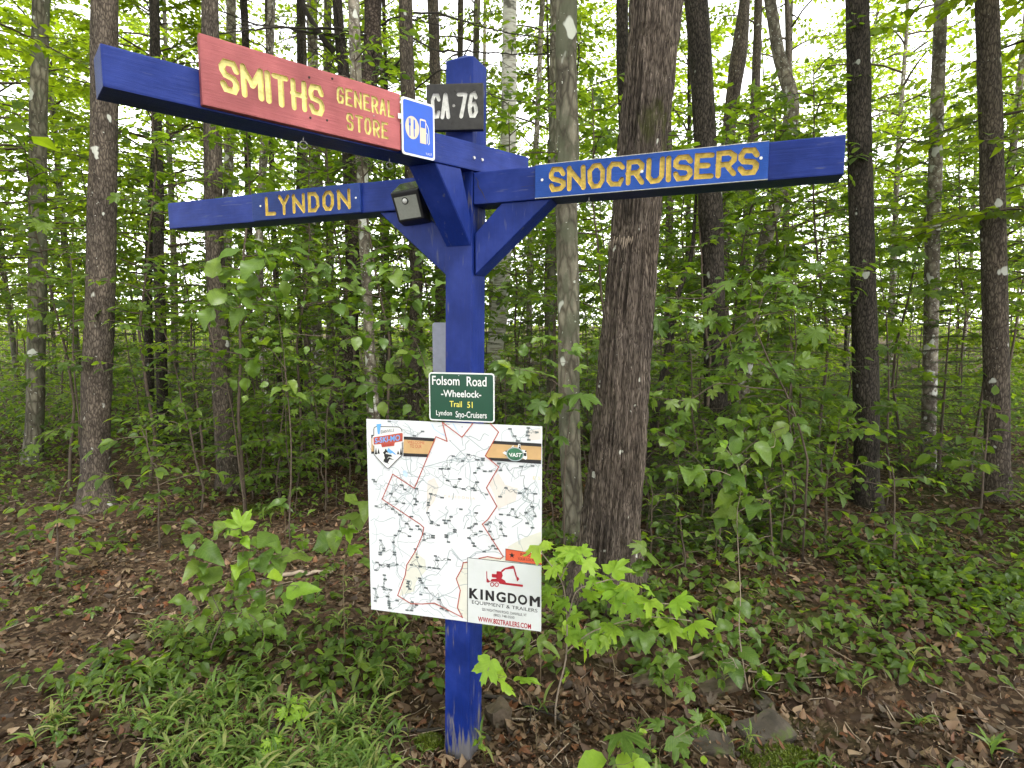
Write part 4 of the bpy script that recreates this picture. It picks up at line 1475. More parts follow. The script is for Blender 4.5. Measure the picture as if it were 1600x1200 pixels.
def tree(name, label, pts, y=None, base_v=None, mat='brown_bark', crown=0, lift=3.0, sides=18, rough=0.05, low=None, dead=0, dead_mat='dead_twig', top_extra=6.0, group=None, cscale=0.78):
    """a tree whose trunk axis is given in photo pixels (u, v, width); pts run from bottom to top"""
    NTREE[0] += 1
    crown = None if crown is None else (7 if crown in (0, 1, 3) else 8)
    rg = np.random.default_rng(900 + NTREE[0])
    if y is None:
        y = ground_hit(pts[0][0], base_v if base_v else pts[0][1])[1]
    P = []
    for u, v, wp in pts:
        q = at_y(u, v, y)
        r = ray(u, v)
        depth = y / r[1]                                   # distance along the view axis per unit ray
        P.append([*q, wp * 0.5 * depth / FPX])
    P = np.array(P)
    # foot down into the ground, top up beyond the frame
    gz = float(ground_z(P[0, 0], P[0, 1]))
    d = P[1] - P[0]
    if P[0, 2] > gz:
        k = (P[0, 2] - gz) / max(d[2], 0.3)
        foot = P[0] - d * k
        foot[2] = gz
        foot[:2] = P[0, :2] - d[:2] * min(k, 1.2)
        foot[3] = P[0, 3] * 1.08
        P = np.concatenate([foot[None], P])
    else:
        foot = P[0].copy()
    org = np.array([P[0, 0], P[0, 1], float(ground_z(P[0, 0], P[0, 1]))])
    under = P[0].copy()
    under[2] = org[2] - 0.25
    under[3] *= 1.35
    P[0, 3] *= 1.30
    if len(P) > 2:
        kk = min(0.35, 0.5 * (P[1, 2] - P[0, 2])) / max(P[1, 2] - P[0, 2], 0.01)
        mid_ = P[0] * (1 - kk) + P[1] * kk
        mid_[3] = P[1, 3] * 1.04
        P = np.concatenate([P[:1], mid_[None], P[1:]])
    d = P[-1] - P[-2]
    top = P[-1] + np.array([d[0] * 0.4, d[1] * 0.4, max(top_extra, 1.0), -P[-1, 3] * 0.55])
    if top_extra > 1:
        dn = np.array([d[0], d[1], d[2], 0]) / max(d[2], 0.2)
        P = np.concatenate([P, (P[-1] + dn * 0.8)[None], (P[-1] + dn * 2.0)[None]])
        top = P[-1] + np.array([0, 0, top_extra, -P[-1, 3] * 0.55])
    P = np.concatenate([under[None], P, top[None]])
    Q = resample(P, 0.16)
    # slow natural waver
    s = Q[:, 2]
    Q[:, 0] += 0.012 * vnoise(s * 0.9, NTREE[0] * 3.7)
    root = empty(name, org, label, 'tree', group)
    V, F = tube(Q[:, :3], np.maximum(Q[:, 3], 0.006), sides, rough, NTREE[0])
    part('trunk', V, F, M[mat], root, org, True)
    if crown is not None:
        for ci, lf in ((crown, lift),) if low is None else ((crown, lift), (low[0], low[1])):
            cm, lm, h0, h1 = CROWNS[ci]
            zc = org[2] + lf + h0 + 1
            cx = np.interp(zc, Q[:, 2], Q[:, 0])
            cyy = np.interp(zc, Q[:, 2], Q[:, 1])
            for nm, me in (('crown', cm), ('limbs', lm)):
                o = add(nm, me, root, (cx - org[0], cyy - org[1], lf))
                o.rotation_euler = (0, 0, rg.uniform(0, 6.28))
                o.scale = (cscale, cscale, 1)
                if nm == 'crown':
                    rz = o.rotation_euler.z
                else:
                    o.rotation_euler = (0, 0, rz)
    if dead:
        a = Acc()
        dead_branches(a, Q, None, dead, org[2] + 1.2, org[2] + 7.5, 1.0, rg)
        tag(part('dead_twigs', *a.VF(), M[dead_mat], root, org), kind='stuff')
    return root, Q, org


def pixel_branch(root, org, pts, y, r0, r1, mat, rg, name='branch', twigs=8, tl=0.35):
    """a branch traced in the photo at distance y, with random bare twigs"""
    P = resample(np.array([at_y(u, v, y + dy) for u, v, dy in pts]), 0.06)
    P[1:-1] += rg.normal(0, 0.004, P[1:-1].shape)
    a = Acc()
    a.add(*tube(P, np.linspace(r0, r1, len(P)), 6))
    for k in range(twigs):
        i = int(rg.integers(1, len(P) - 1))
        d = unit(P[i] - P[i - 1])
        e = unit(d * 0.7 + rg.normal(0, 0.6, 3) * np.array([1, 0.6, 1])) * tl * rg.uniform(0.4, 1.3)
        W = np.stack([P[i], P[i] + e * 0.5 + rg.normal(0, 0.015, 3), P[i] + e])
        a.add(*tube(W, [r1 * 0.9 + 0.001, r1 * 0.7, 0.0012], 3, cap=False))
    return part(name, *a.VF(), M[mat], root, org)


# the big furrowed maple gets its own finely ridged trunk
def big_maple():
    y = 4.25
    pts = [(938, 1000, 160), (942, 950, 128), (945, 900, 104), (950, 850, 93), (954, 800, 88), (963, 720, 83), (969, 640, 79), (975, 560, 75), (983, 470, 72), (991, 380, 71), (998, 300, 71), (1005, 220, 71), (1013, 130, 73), (1021, 40, 75), (1026, -30, 77), (1033, -130, 80), (1042, -260, 84)]
    P = []
    for u, v, wp in pts:
        q = at_y(u, v, y)
        P.append([*q, wp * 0.5 * (y / ray(u, v)[1]) / FPX])
    P = np.array(P)
    gz = float(ground_z(P[0, 0], P[0, 1]))
    org = np.array([P[0, 0], P[0, 1], gz])
    under = P[0].copy()
    under[2] = min(gz, P[0, 2]) - 0.2
    under[3] *= 1.5
    top = P[-1].copy()
    top[2] += 5
    top[0] += 0.3
    top[3] *= 0.7
    P = np.concatenate([under[None], P, top[None]])
    Q = resample(P, 0.016)
    n, sides = len(Q), 150
    ang = np.linspace(0, 2 * pi, sides, endpoint=False)
    s = Q[:, 2][:, None]
    ca, sa = np.cos(ang)[None], np.sin(ang)[None]
    wob = 0.35 * vnoise(ca * 2, sa * 2, s * 3, 5)
    fur = np.abs(vnoise((ca + 0.03 * wob) * 9 + 30, (sa + 0.03 * wob) * 9, s * 1.6 + wob * 0.6, 6))
    fur2 = np.abs(vnoise(ca * 17 + 30, sa * 17, s * 4.0 + wob, 7))
    plates = vnoise(ca * 22, sa * 22, s * 14, 8)
    base = vnoise(ca * 1.3, sa * 1.3, s * 0.9, 9)
    foot = smooth(0.6, 0.0, s - gz)
    root_l = foot * 0.10 * np.cos(ang * 5 + 0.6)[None]
    dr = 0.030 * np.minimum(fur * 2.2, 1) + 0.014 * np.minimum(fur2 * 2, 1) + 0.006 * plates + 0.012 * base + root_l - 0.028
    rr = Q[:, 3][:, None] + dr
    V = np.stack([Q[:, 0][:, None] + rr * ca, Q[:, 1][:, None] + rr * sa, np.broadcast_to(s, rr.shape)], -1).reshape(-1, 3)
    i = np.arange(n - 1)[:, None] * sides
    j = np.arange(sides)[None, :]
    F = np.stack([i + j, i + (j + 1) % sides, i + sides + (j + 1) % sides, i + sides + j], -1).reshape(-1, 4)
    root = empty('maple_tree', org, 'big leaning maple with deeply furrowed brown bark right of the post', 'tree')
    part('trunk', V, F, M['maple_bark'], root, org, True)
    cm, lm, h0, h1 = CROWNS[8]
    for nm, me in (('crown', cm), ('limbs', lm)):
        o = add(nm, me, root, (0.55, 0, 3.2))
        o.scale = (1.2, 1.2, 1)
    # pale scar on the bark
    c = at_y(978, 372, y - 0.16)
    a = Acc()
    rg = np.random.default_rng(5)
    for k in range(11):
        u = 962 + k * 3.1
        p = at_y(u, 366 + rg.uniform(-4, 4), 4.0)
        q = at_y(u - 3, 366 + rg.uniform(10, 22), 4.0)
        for pp in (p, q):
            zz = pp[2]
            cx, cyy, cr = [np.interp(zz, Q[:, 2], Q[:, m]) for m in (0, 1, 3)]
            dv = np.array([pp[0] - cx, 0])
            off = math.sqrt(max((cr + 0.004) ** 2 - dv[0] ** 2, 1e-4))
            pp[1] = cyy - off
        a.add(*tube([p, (p + q) / 2 - np.array([0, 0.002, 0]), q], [0.0035, 0.0048, 0.001], 5))
    tag(part('bark_scar', *a.VF(), M['pale_stick'], root, org), 'pale scraped scar of bare wood on the bark')
    return root


big_maple()

T = tree
rgb = np.random.default_rng(77)
# right of the post ---------------------------------------------------------------------------------------
T('beech_tree', 'grey-green trunk with white lichen blotches just left of the big maple', [(899, 845, 36), (893, 760, 32), (889, 650, 33), (888, 480, 34), (886, 313, 34), (889, 240, 34), (885, 120, 34), (885, -10, 33)], mat='grey_bark', crown=0, lift=4.5, sides=26, rough=0.03)
T('birch_tree', 'white birch trunk with dark bands rising behind the post', [(752, 640, 27), (763, 590, 27), (775, 540, 26), (782, 480, 26), (786, 400, 25), (793, 240, 25), (795, 150, 24), (797, 0, 22)], y=10.5, mat='birch', crown=1, lift=6, sides=20)
T('maple_tree', 'dark-barked trunk standing right of the big maple', [(1120, 775, 42), (1119, 680, 38), (1119, 600, 35), (1114, 480, 34), (1110, 313, 35), (1103, 220, 33), (1098, 130, 34), (1087, 0, 36)], mat='dark_bark', crown=4, lift=4.0, sides=22, rough=0.07)
T('maple_tree', 'slim brown trunk bending right, beside the dark-barked trunk', [(1128, 560, 20), (1130, 400, 20), (1134, 300, 20), (1139, 210, 20), (1148, 130, 22), (1155, 80, 24), (1163, 0, 16)], y=11, mat='brown_bark', crown=1, lift=6)
T('maple_tree', 'crooked grey trunk curving near the right edge of the photo', [(1160, 620, 20), (1178, 480, 20), (1192, 390, 20), (1217, 300, 20), (1233, 210, 22), (1236, 150, 22), (1218, 90, 19), (1203, 0, 17)], y=9.0, mat='pale_bark', crown=1, lift=5)
T('maple_tree', 'thin dark trunk half hidden along the left side of the big maple', [(985, 640, 20), (980, 400, 20), (978, 230, 19), (974, 100, 19), (972, 0, 18)], y=7.8, mat='dark_bark', crown=3, lift=6)
T('maple_tree', 'thin brown trunk in the bright gap right of the big maple', [(1048, 560, 13), (1047, 440, 13), (1046, 300, 12), (1042, 120, 11), (1040, 0, 10)], y=13, mat='brown_bark', crown=0, lift=5)
T('maple_tree', 'slim grey trunk close against the lichen-blotched trunk', [(861, 640, 15), (861, 520, 15), (862, 400, 14), (862, 317, 14), (864, 180, 13), (866, 0, 12)], y=9.5, mat='grey_bark', crown=1, lift=6)
T('maple_tree', 'thin pale trunk between birch and lichen-blotched trunk', [(826, 560, 9), (828, 400, 9), (836, 250, 9), (841, 150, 8), (845, 50, 8), (848, 0, 8)], y=13, mat='pale_bark', crown=0, lift=5)
T('maple_tree', 'straight thin trunk at the far right behind the blue arm', [(1226, 560, 9), (1228, 400, 9), (1231, 200, 8), (1230, 0, 8)], y=14, mat='brown_bark', crown=4, lift=2)
T('maple_tree', 'leaning grey-brown trunk between dark trunk and crooked trunk', [(1150, 620, 17), (1162, 450, 17), (1170, 330, 17), (1176, 220, 15), (1182, 100, 13), (1185, 0, 12)], y=12.5, mat='brown_bark', crown=2, lift=4)
T('fir_tree', 'broken dark snag trunk leaning beside the big maple', [(1015, 690, 12), (1040, 560, 9), (1063, 450, 8), (1080, 400, 6)], y=6.8, mat='dark_bark', crown=None, top_extra=0.2)
# left of the post ----------------------------------------------------------------------------------------
r7, Q7, o7 = T('spruce_tree', 'dark scaly spruce trunk leaning right, left of the map', [(524, 722, 40), (530, 660, 34), (543, 532, 27), (552, 440, 26), (557, 385, 26), (566, 250, 27), (575, 130, 27), (582, 60, 26), (584, -5, 26)], mat='spruce_bark', crown=4, lift=4.0, sides=24, rough=0.06, dead=26)
r8, Q8, o8 = T('birch_tree', 'pale mottled trunk beside the dark spruce, left of the map', [(587, 700, 23), (583, 640, 20), (578, 550, 16), (571, 415, 16), (568, 370, 16), (566, 258, 19), (558, 150, 18), (553, 0, 17)], y=7.6, mat='pale_bark', crown=3, lift=7, sides=20)
r9, Q9, o9 = T('spruce_tree', 'slim spotted trunk rising behind the blue service sign', [(648, 730, 23), (648, 640, 22), (649, 540, 21), (650, 440, 20), (648, 380, 19), (640, 200, 22), (636, 110, 22), (634, 0, 21)], mat='brown_bark', crown=0, lift=5, sides=18, dead=16)
r10, Q10, o10 = T('spruce_tree', 'dark slim trunk with dead limbs above the red board', [(556, 640, 16), (548, 400, 17), (543, 240, 18), (537, 120, 18), (532, 60, 17), (527, 0, 15)], y=9.2, mat='dark_bark', crown=1, lift=6, dead=18)
T('maple_tree', 'rough grey trunk at the left edge with leaf litter at its foot', [(358, 760, 34), (352, 700, 30), (346, 600, 29), (340, 480, 28), (334, 300, 27), (330, 100, 25), (328, 0, 24)], mat='brown_bark', crown=2, lift=4, sides=22)
T('birch_tree', 'thin mottled birch below the left end of the lettered rear arm', [(420, 640, 11), (415, 610, 11), (407, 470, 11), (406, 350, 11), (411, 260, 12), (418, 150, 12), (424, 0, 12)], y=9.6, mat='pale_bark', crown=3, lift=7, dead=12)
T('maple_tree', 'thin dark trunk among leaves beneath the short blue board', [(440, 640, 11), (438, 560, 11), (433, 470, 9), (428, 365, 8), (424, 240, 8), (420, 100, 7)], y=10.4, mat='dark_bark', crown=3, lift=6, dead=10)
T('maple_tree', 'second thin dark trunk beneath the short blue board, nearer the spruce', [(470, 630, 8), (469, 560, 8), (467, 450, 7), (465, 350, 7), (468, 200, 8), (470, 0, 12)], y=12, mat='dark_bark', crown=0, lift=5, dead=10)
T('maple_tree', 'pale straight trunk at upper left corner above the red board', [(352, 560, 14), (355, 400, 14), (359, 200, 14), (361, 60, 14), (362, 0, 14)], y=12.5, mat='pale_bark', crown=2, lift=5)
T('maple_tree', 'slim dark trunk near the upper left corner, second from the left', [(391, 520, 9), (388, 300, 10), (384, 80, 11), (380, 0, 11)], y=12, mat='dark_bark', crown=1, lift=6)
T('maple_tree', 'slim pinkish-brown trunk above the middle of the red board', [(480, 560, 11), (476, 300, 12), (472, 90, 13), (469, 0, 13)], y=13, mat='brown_bark', crown=0, lift=6)
T('maple_tree', 'pale wide trunk blurred behind the dead limbs above red board', [(494, 560, 17), (492, 300, 17), (489, 90, 16), (488, 0, 16)], y=15, mat='pale_bark', crown=2, lift=3)
T('maple_tree', 'greyish trunk just left of the dark slim trunk with dead limbs', [(516, 560, 12), (514, 300, 12), (511, 120, 12), (512, 0, 12)], y=14.5, mat='grey_bark', crown=4, lift=2)
T('maple_tree', 'brown trunk directly behind the black number board', [(690, 560, 17), (686, 300, 17), (680, 130, 17), (676, 0, 17)], y=11.5, mat='brown_bark', crown=1, lift=6)
T('maple_tree', 'thin trunk seen just left of the top of the post', [(712, 560, 9), (716, 300, 9), (719, 60, 9), (720, 0, 9)], y=15, mat='brown_bark', crown=4, lift=2)
T('maple_tree', 'thin trunk seen just right of the top of the post', [(735, 560, 10), (740, 300, 10), (744, 60, 10), (746, 0, 10)], y=14, mat='grey_bark', crown=0, lift=4)
# wider setting beyond the sides of the photograph
T('maple_tree', 'stout brown trunk standing beyond the left end of the arms', [(150, 790, 46), (152, 600, 40), (160, 300, 38), (165, 0, 36)], mat='brown_bark', crown=2, lift=4, sides=22)
T('maple_tree', 'slim grey trunk at the far left side of the view', [(52, 720, 26), (58, 500, 24), (60, 200, 23), (64, 0, 22)], mat='grey_bark', crown=4, lift=4)
T('maple_tree', 'thin dark trunk between the two stout left trunks', [(255, 700, 17), (250, 500, 16), (246, 250, 15), (240, 0, 14)], mat='dark_bark', crown=0, lift=5, dead=6)
T('maple_tree', 'dark trunk standing beyond the right end of the blue arm', [(1355, 790, 40), (1352, 600, 36), (1345, 300, 34), (1338, 0, 33)], mat='dark_bark', crown=0, lift=4, sides=20)
T('birch_tree', 'slim pale trunk near the far right side of the view', [(1450, 730, 22), (1455, 500, 20), (1462, 200, 19), (1470, 0, 18)], mat='pale_bark', crown=2, lift=5)
T('maple_tree', 'brown trunk at the far right side of the view', [(1560, 780, 36), (1556, 500, 33), (1548, 200, 31), (1540, 0, 30)], mat='brown_bark', crown=4, lift=4)

# dead spruce limbs traced above the red board and beside the post
pixel_branch(r10, o10, [(522, 82, 0), (505, 60, -.1), (485, 28, -.2), (470, 0, -.3), (462, -25, -.4)], 9.15, 0.045, 0.03, 'dead_twig', rgb, 'dead_limb', 4)
pixel_branch(r10, o10, [(525, 55, 0), (490, 52, -.1), (440, 42, -.3), (400, 38, -.5), (365, 24, -.6), (345, 18, -.7)], 9.1, 0.022, 0.008, 'dead_twig', rgb, 'dead_limb', 10, 0.5)
pixel_branch(r10, o10, [(533, 45, 0), (470, 44, -.3), (420, 44, -.5), (380, 48, -.7), (350, 52, -.9), (310, 60, -1.1)], 9.0, 0.02, 0.007, 'dead_twig', rgb, 'dead_limb', 10, 0.5)
pixel_branch(r10, o10, [(530, 100, 0), (505, 70, -.1), (490, 85, -.2), (475, 98, -.3)], 9.2, 0.012, 0.006, 'dead_twig', rgb, 'dead_limb', 4)
pixel_branch(r7, o7, [(596, 40, 0), (612, 30, -.1), (628, 28, -.2), (660, 34, -.4), (690, 40, -.5)], 9.0, 0.018, 0.007, 'dead_twig', rgb, 'dead_limb', 8, 0.45)
pixel_branch(r7, o7, [(590, 130, 0), (608, 112, -.1), (622, 98, -.2), (640, 70, -.3), (660, 55, -.4)], 9.0, 0.024, 0.008, 'dead_twig', rgb, 'dead_limb', 7, 0.4)
pixel_branch(r7, o7, [(588, 52, 0), (560, 55, -.2), (540, 48, -.3), (520, 40, -.4)], 9.0, 0.018, 0.008, 'dead_twig', rgb, 'dead_limb', 5, 0.4)
pixel_branch(r9, o9, [(646, 60, 0), (680, 78, -.2), (710, 80, -.4), (760, 82, -.6), (800, 84, -.8), (860, 85, -1.0)], 7.0, 0.013, 0.005, 'dead_twig', rgb, 'dead_limb', 12, 0.4)
pixel_branch(r9, o9, [(646, 20, 0), (690, 22, -.2), (740, 38, -.4), (790, 50, -.6), (850, 60, -.8)], 7.0, 0.012, 0.005, 'dead_twig', rgb, 'dead_limb', 12, 0.4)
pixel_branch(r9, o9, [(648, 140, 0), (690, 110, -.3), (730, 118, -.5), (770, 150, -.8), (820, 160, -1.0)], 7.0, 0.010, 0.004, 'dead_twig', rgb, 'dead_limb', 10, 0.4)
pixel_branch(r9, o9, [(640, 260, 0), (600, 240, -.2), (575, 242, -.3), (545, 255, -.4)], 7.0, 0.010, 0.004, 'dead_twig', rgb, 'dead_limb', 6, 0.3)

# ------------------------------------------------------------------ the farther trees of the wood, one thing each
def zone(u, y):
    far = 'close by' if y < 8 else ('in the middle wood' if y < 12 else 'deeper in the wood')
    for lim, w_ in ((345, 'left of the grey edge trunk'), (520, 'between edge trunk and dark spruce'), (700, 'between dark spruce and post'), (910, 'between post and big maple'), (1110, 'just right of the big maple'), (1240, 'behind the right blue arm'), (9999, 'beyond the right arm end')):
        if u < lim:
            return w_ + ', ' + far
    return 'beside the road, ' + far


def far_tree(x, y, k, mat, rg, h=13, r=0.09, lf=0.0, sc=1.0):
    gz = float(ground_z(x, y))
    org = np.array([x, y, gz])
    bark = {'brown_bark': 'brown', 'dark_bark': 'dark', 'grey_bark': 'grey', 'pale_bark': 'pale'}[mat]
    zn = zone(800 + FPX * x / max(y, 1), y) if y < 20 else zone(800 + FPX * x / max(y, 1), y).split(',')[0] + ', far back'
    root = empty('maple_tree', org, f'slender {bark} trunk ' + zn, 'tree', f'slender {bark} trees ' + zn)
    s = np.linspace(0, 1, 12)
    P = np.stack([0.5 * rg.normal() * s + 0.10 * vnoise(s * 4, rg.uniform(0, 99)), 0.3 * rg.normal() * s, -0.3 + (h + 0.3) * s], -1)
    V, F = tube(P, r * (1 - 0.75 * s), 8)
    add('trunk', to_mesh('trunk', V, F, M[mat], True), root)
    cm, lm, h0, h1 = CROWNS[k]
    rz = rg.uniform(0, 6.28)
    for nm, me in (('crown', cm), ('limbs', lm)):
        o = add(nm, me, root, (P[6, 0], P[6, 1], lf))
        o.rotation_euler = (0, 0, rz)
        o.scale = (sc, sc, 1)
    return root


rg = np.random.default_rng(31)
for x, y in ((-13, -8), (-9, -6.5), (-6, -8), (-3.2, -6.2), (-0.5, -7.5), (2.4, -6.0), (5.2, -7.6), (8, -6.2), (11.5, -7.8), (-4.8, -11), (0.8, -11), (6.4, -11), (-7.5, 1.0), (8.5, 0.5), (-1.8, -8.8), (3.6, -9.2), (-8.4, -10), (9.6, -9.8), (-10.5, -2.5), (11, -3)):  # unseen trees, added round the camera to cut skylight on the signs
    r_ = far_tree(x, y, int(rg.choice([0, 1, 2, 4])), 'brown_bark', rg, 15, 0.14, rg.uniform(-0.5, 0.6), 1.6)
    r_['label'] = 'unseen tree added behind the camera to shade the signs' if abs(x) < 7.4 or y < 0 else 'unseen tree added beside the camera to shade the signs'
    r_['group'] = 'unseen shade trees behind the camera' if y < 0 else 'unseen shade trees beside the camera'

for row, (y0, y1, num) in enumerate(((11.5, 15, 7), (15, 20, 11), (20, 27, 14), (27, 38, 14))):
    for i in range(num):
        y = rg.uniform(y0, y1)
        a = -0.98 + 1.96 * (i + rg.uniform(0.1, 0.9)) / num
        x = a * y
        far_tree(x, y, int(rg.choice([0, 1, 2, 4, 5, 6] if row else [5, 6, 3])), str(rg.choice(['brown_bark', 'dark_bark', 'grey_bark', 'pale_bark'])), rg, rg.uniform(11, 16), rg.uniform(0.05, 0.11), rg.uniform(-1.0, 1.0), rg.uniform(0.95, 1.35))
# ------------------------------------------------------------------ understory: saplings, shrubs and young firs
def foliage_arrays(P_list, rg, spacing, size, spread=0.0, updir=0.15):
    """leaves in alternate pairs along twig polylines"""
    pos, fwd = [], []
    for P in P_list:
        d = np.diff(P, axis=0)
        L = np.linalg.norm(d, axis=1).sum()
        m = max(2, int(L / spacing))
        s = np.cumsum(np.concatenate([[0], np.linalg.norm(d, axis=1)]))
        q = np.linspace(0.12 * L, L, m)
        A = np.stack([np.interp(q, s, P[:, k]) for k in range(3)], -1)
        t = unit(P[-1] - P[0])
        lat = unit(np.cross(t, UP) + 1e-6)
        for i in range(m):
            for sg in ((1, -1) if i < m - 1 else (0,)):
                f_ = t * rg.uniform(0.3, 0.8) + lat * sg * rg.uniform(0.5, 1.0) + UP * rg.normal(-0.12, 0.18)
                pos.append(A[i] + rg.normal(0, spread + 0.012, 3) + unit(f_) * size * 0.22)
                fwd.append(f_)
    return np.array(pos), np.array(fwd)


def sapling_proto(seed, height, nbr, reach, size, kind, mat, spacing=0.10, first=0.25, lean=0.1, stemr=0.014):
    rg = np.random.default_rng(seed)
    st = Acc()
    m = 9
    s = np.linspace(0, 1, m)
    ax_ = rg.uniform(0, 6.28)
    P = np.stack([lean * height * s * s * cos(ax_), lean * height * s * s * sin(ax_), height * s - 0.05], -1)
    P[1:, :2] += np.cumsum(rg.normal(0, 0.012 * height, (m - 1, 2)), 0)
    st.add(*tube(P, np.linspace(stemr, stemr * 0.3, m), 6, cap=False))
    twigs = [P[-3:]]
    for b in range(nbr):
        t = first + (1 - first) * (b + rg.random()) / nbr
        base = np.array([np.interp(t, s, P[:, k]) for k in range(3)])
        az = b * 2.4 + rg.normal(0, 0.4)
        d = np.array([cos(az), sin(az), rg.uniform(0.1, 0.5)])
        L = reach * rg.uniform(0.6, 1.15) * (1 - 0.35 * t)
        q = np.linspace(0, 1, 5)
        B = base + d * (L * q)[:, None] - UP * (0.28 * L * q * q)[:, None]
        B[1:] += rg.normal(0, 0.02 * L, (4, 3))
        st.add(*tube(B, np.linspace(stemr * 0.45, 0.0018, 5), 4, cap=False))
        twigs.append(B)
        for j in range(2):
            c = B[2 + j]
            e = unit(d + np.cross(d, UP) * (1 if j else -1) * 0.9) * L * 0.45
            C_ = np.stack([c, c + e * 0.5, c + e - UP * 0.04])
            st.add(*tube(C_, [0.003, 0.002, 0.0012], 3, cap=False))
            twigs.append(C_)
    p, f_ = foliage_arrays(twigs, rg, spacing, size)
    n_ = UP + rg.normal(0, 0.42, p.shape)
    T_ = {'ovate': leaf_ovate(0.66, 4), 'maple': leaf_maple(), 'beech': leaf_ovate(0.52, 4), 'simple': leaf_simple(0.8)}[kind]
    V, F = batch(p, f_, n_, size * rg.uniform(0.6, 1.15, len(p)), T_)
    return to_mesh('foliage', V, F, M[mat]), to_mesh('stem', *st.VF(), M['twig'], True)


def fir_proto(seed, height, reach, tiers):
    rg = np.random.default_rng(seed)
    st = Acc()
    P = np.stack([np.zeros(6), np.zeros(6), np.linspace(-0.05, height, 6)], -1)
    st.add(*tube(P, np.linspace(0.02 * height / 2, 0.004, 6), 6, cap=False))
    pos, fwd, nrm, siz = [], [], [], []
    for k in range(tiers):
        t = 0.08 + 0.9 * k / tiers
        for b in range(5):
            az = rg.uniform(0, 6.28)
            d = np.array([cos(az), sin(az), rg.uniform(-0.05, 0.25)])
            L = reach * (1 - t) ** 0.8 * rg.uniform(0.75, 1.1) + 0.06
            B = np.array([0, 0, height * t]) + d * (L * np.linspace(0, 1, 4))[:, None] - UP * (0.15 * L * np.linspace(0, 1, 4) ** 2)[:, None]
            st.add(*tube(B, [0.006, 0.004, 0.003, 0.0015], 3, cap=False))
            lat = np.cross(d, UP)
            lines = [B]
            m = max(2, int(L / 0.07))
            for j in range(m):
                q = 0.2 + 0.8 * j / m
                c = B[0] * (1 - q) + B[-1] * q
                for sg in (1, -1):
                    e = unit(d * 0.8 + lat * sg) * L * 0.42 * (1.1 - q)
                    lines.append(np.stack([c, c + e * 0.5, c + e - UP * 0.01]))
            for Ln in lines:
                ll = np.linalg.norm(Ln[-1] - Ln[0])
                mm = max(3, int(ll / 0.014))
                q = np.linspace(0.05, 1, mm)[:, None]
                A = Ln[0] * (1 - q) + Ln[-1] * q
                dd = unit(Ln[-1] - Ln[0])
                la = np.cross(dd, UP)
                sg = np.where(np.arange(mm) % 2, 1, -1)[:, None]
                pos.append(A)
                fwd.append(dd * 0.55 + la * sg + UP * 0.12)
                nrm.append(np.tile(UP, (mm, 1)) + rg.normal(0, 0.3, (mm, 3)))
                siz.append(rg.uniform(0.028, 0.044, mm))
    TN = (np.array([(-0.11, 0, 0), (0.11, 0, 0), (0, 1, 0)]), np.array([(0, 1, 2)]))
    V, F = batch(np.concatenate(pos), np.concatenate(fwd), np.concatenate(nrm), np.concatenate(siz), TN)
    return to_mesh('foliage', V, F, M['needle']), to_mesh('stem', *st.VF(), M['twig'], True)


SAP = {
    'maple_sapling': [sapling_proto(1, 3.0, 11, 0.95, 0.13, 'maple', 'under', 0.16), sapling_proto(2, 2.2, 9, 0.8, 0.125, 'maple', 'under', 0.15), sapling_proto(3, 4.2, 14, 1.15, 0.13, 'maple', 'under', 0.17, 0.3), sapling_proto(16, 5.0, 18, 1.35, 0.135, 'maple', 'under', 0.17, 0.38, 0.06, 0.022)],
    'beech_sapling': [sapling_proto(4, 2.8, 12, 1.0, 0.105, 'beech', 'under', 0.085), sapling_proto(5, 3.8, 15, 1.2, 0.11, 'beech', 'under', 0.09), sapling_proto(15, 5.2, 20, 1.35, 0.12, 'beech', 'under', 0.10, 0.38, 0.06, 0.022)],
    'leafy_shrub': [sapling_proto(6, 1.4, 8, 0.7, 0.135, 'ovate', 'under', 0.13, 0.2), sapling_proto(7, 1.0, 7, 0.6, 0.125, 'ovate', 'under', 0.12, 0.15), sapling_proto(8, 0.7, 6, 0.5, 0.10, 'ovate', 'under', 0.10, 0.15)],
    'young_fir': [fir_proto(9, 2.2, 0.85, 13), fir_proto(10, 1.3, 0.6, 9)],
}
SAPCAT = {'maple_sapling': 'sapling', 'beech_sapling': 'sapling', 'leafy_shrub': 'shrub', 'young_fir': 'fir'}
SAPWORD = {'maple_sapling': 'lobed-leaved maple sapling', 'beech_sapling': 'oval-leaved beech sapling', 'leafy_shrub': 'low broad-leaved shrub', 'young_fir': 'dark young fir'}


def place(kind, k, x, y, rg, sc=1.0):
    gz = float(ground_z(x, y))
    u = 800 + FPX * x / y
    fm, sm = SAP[kind][k]
    root = empty(kind, (x, y, gz), SAPWORD[kind] + ' ' + zone(u, y), SAPCAT[kind], kind.replace('_', ' ') + 's ' + zone(u, y))
    rz = rg.uniform(0, 6.28)
    for nm, me in (('foliage', fm), ('stem', sm)):
        o = add(nm, me, root)
        o.rotation_euler = (0, 0, rz)
        o.scale = (sc, sc, sc)
        if nm == 'foliage':
            o['kind'] = 'stuff'
    return root


rg = np.random.default_rng(55)
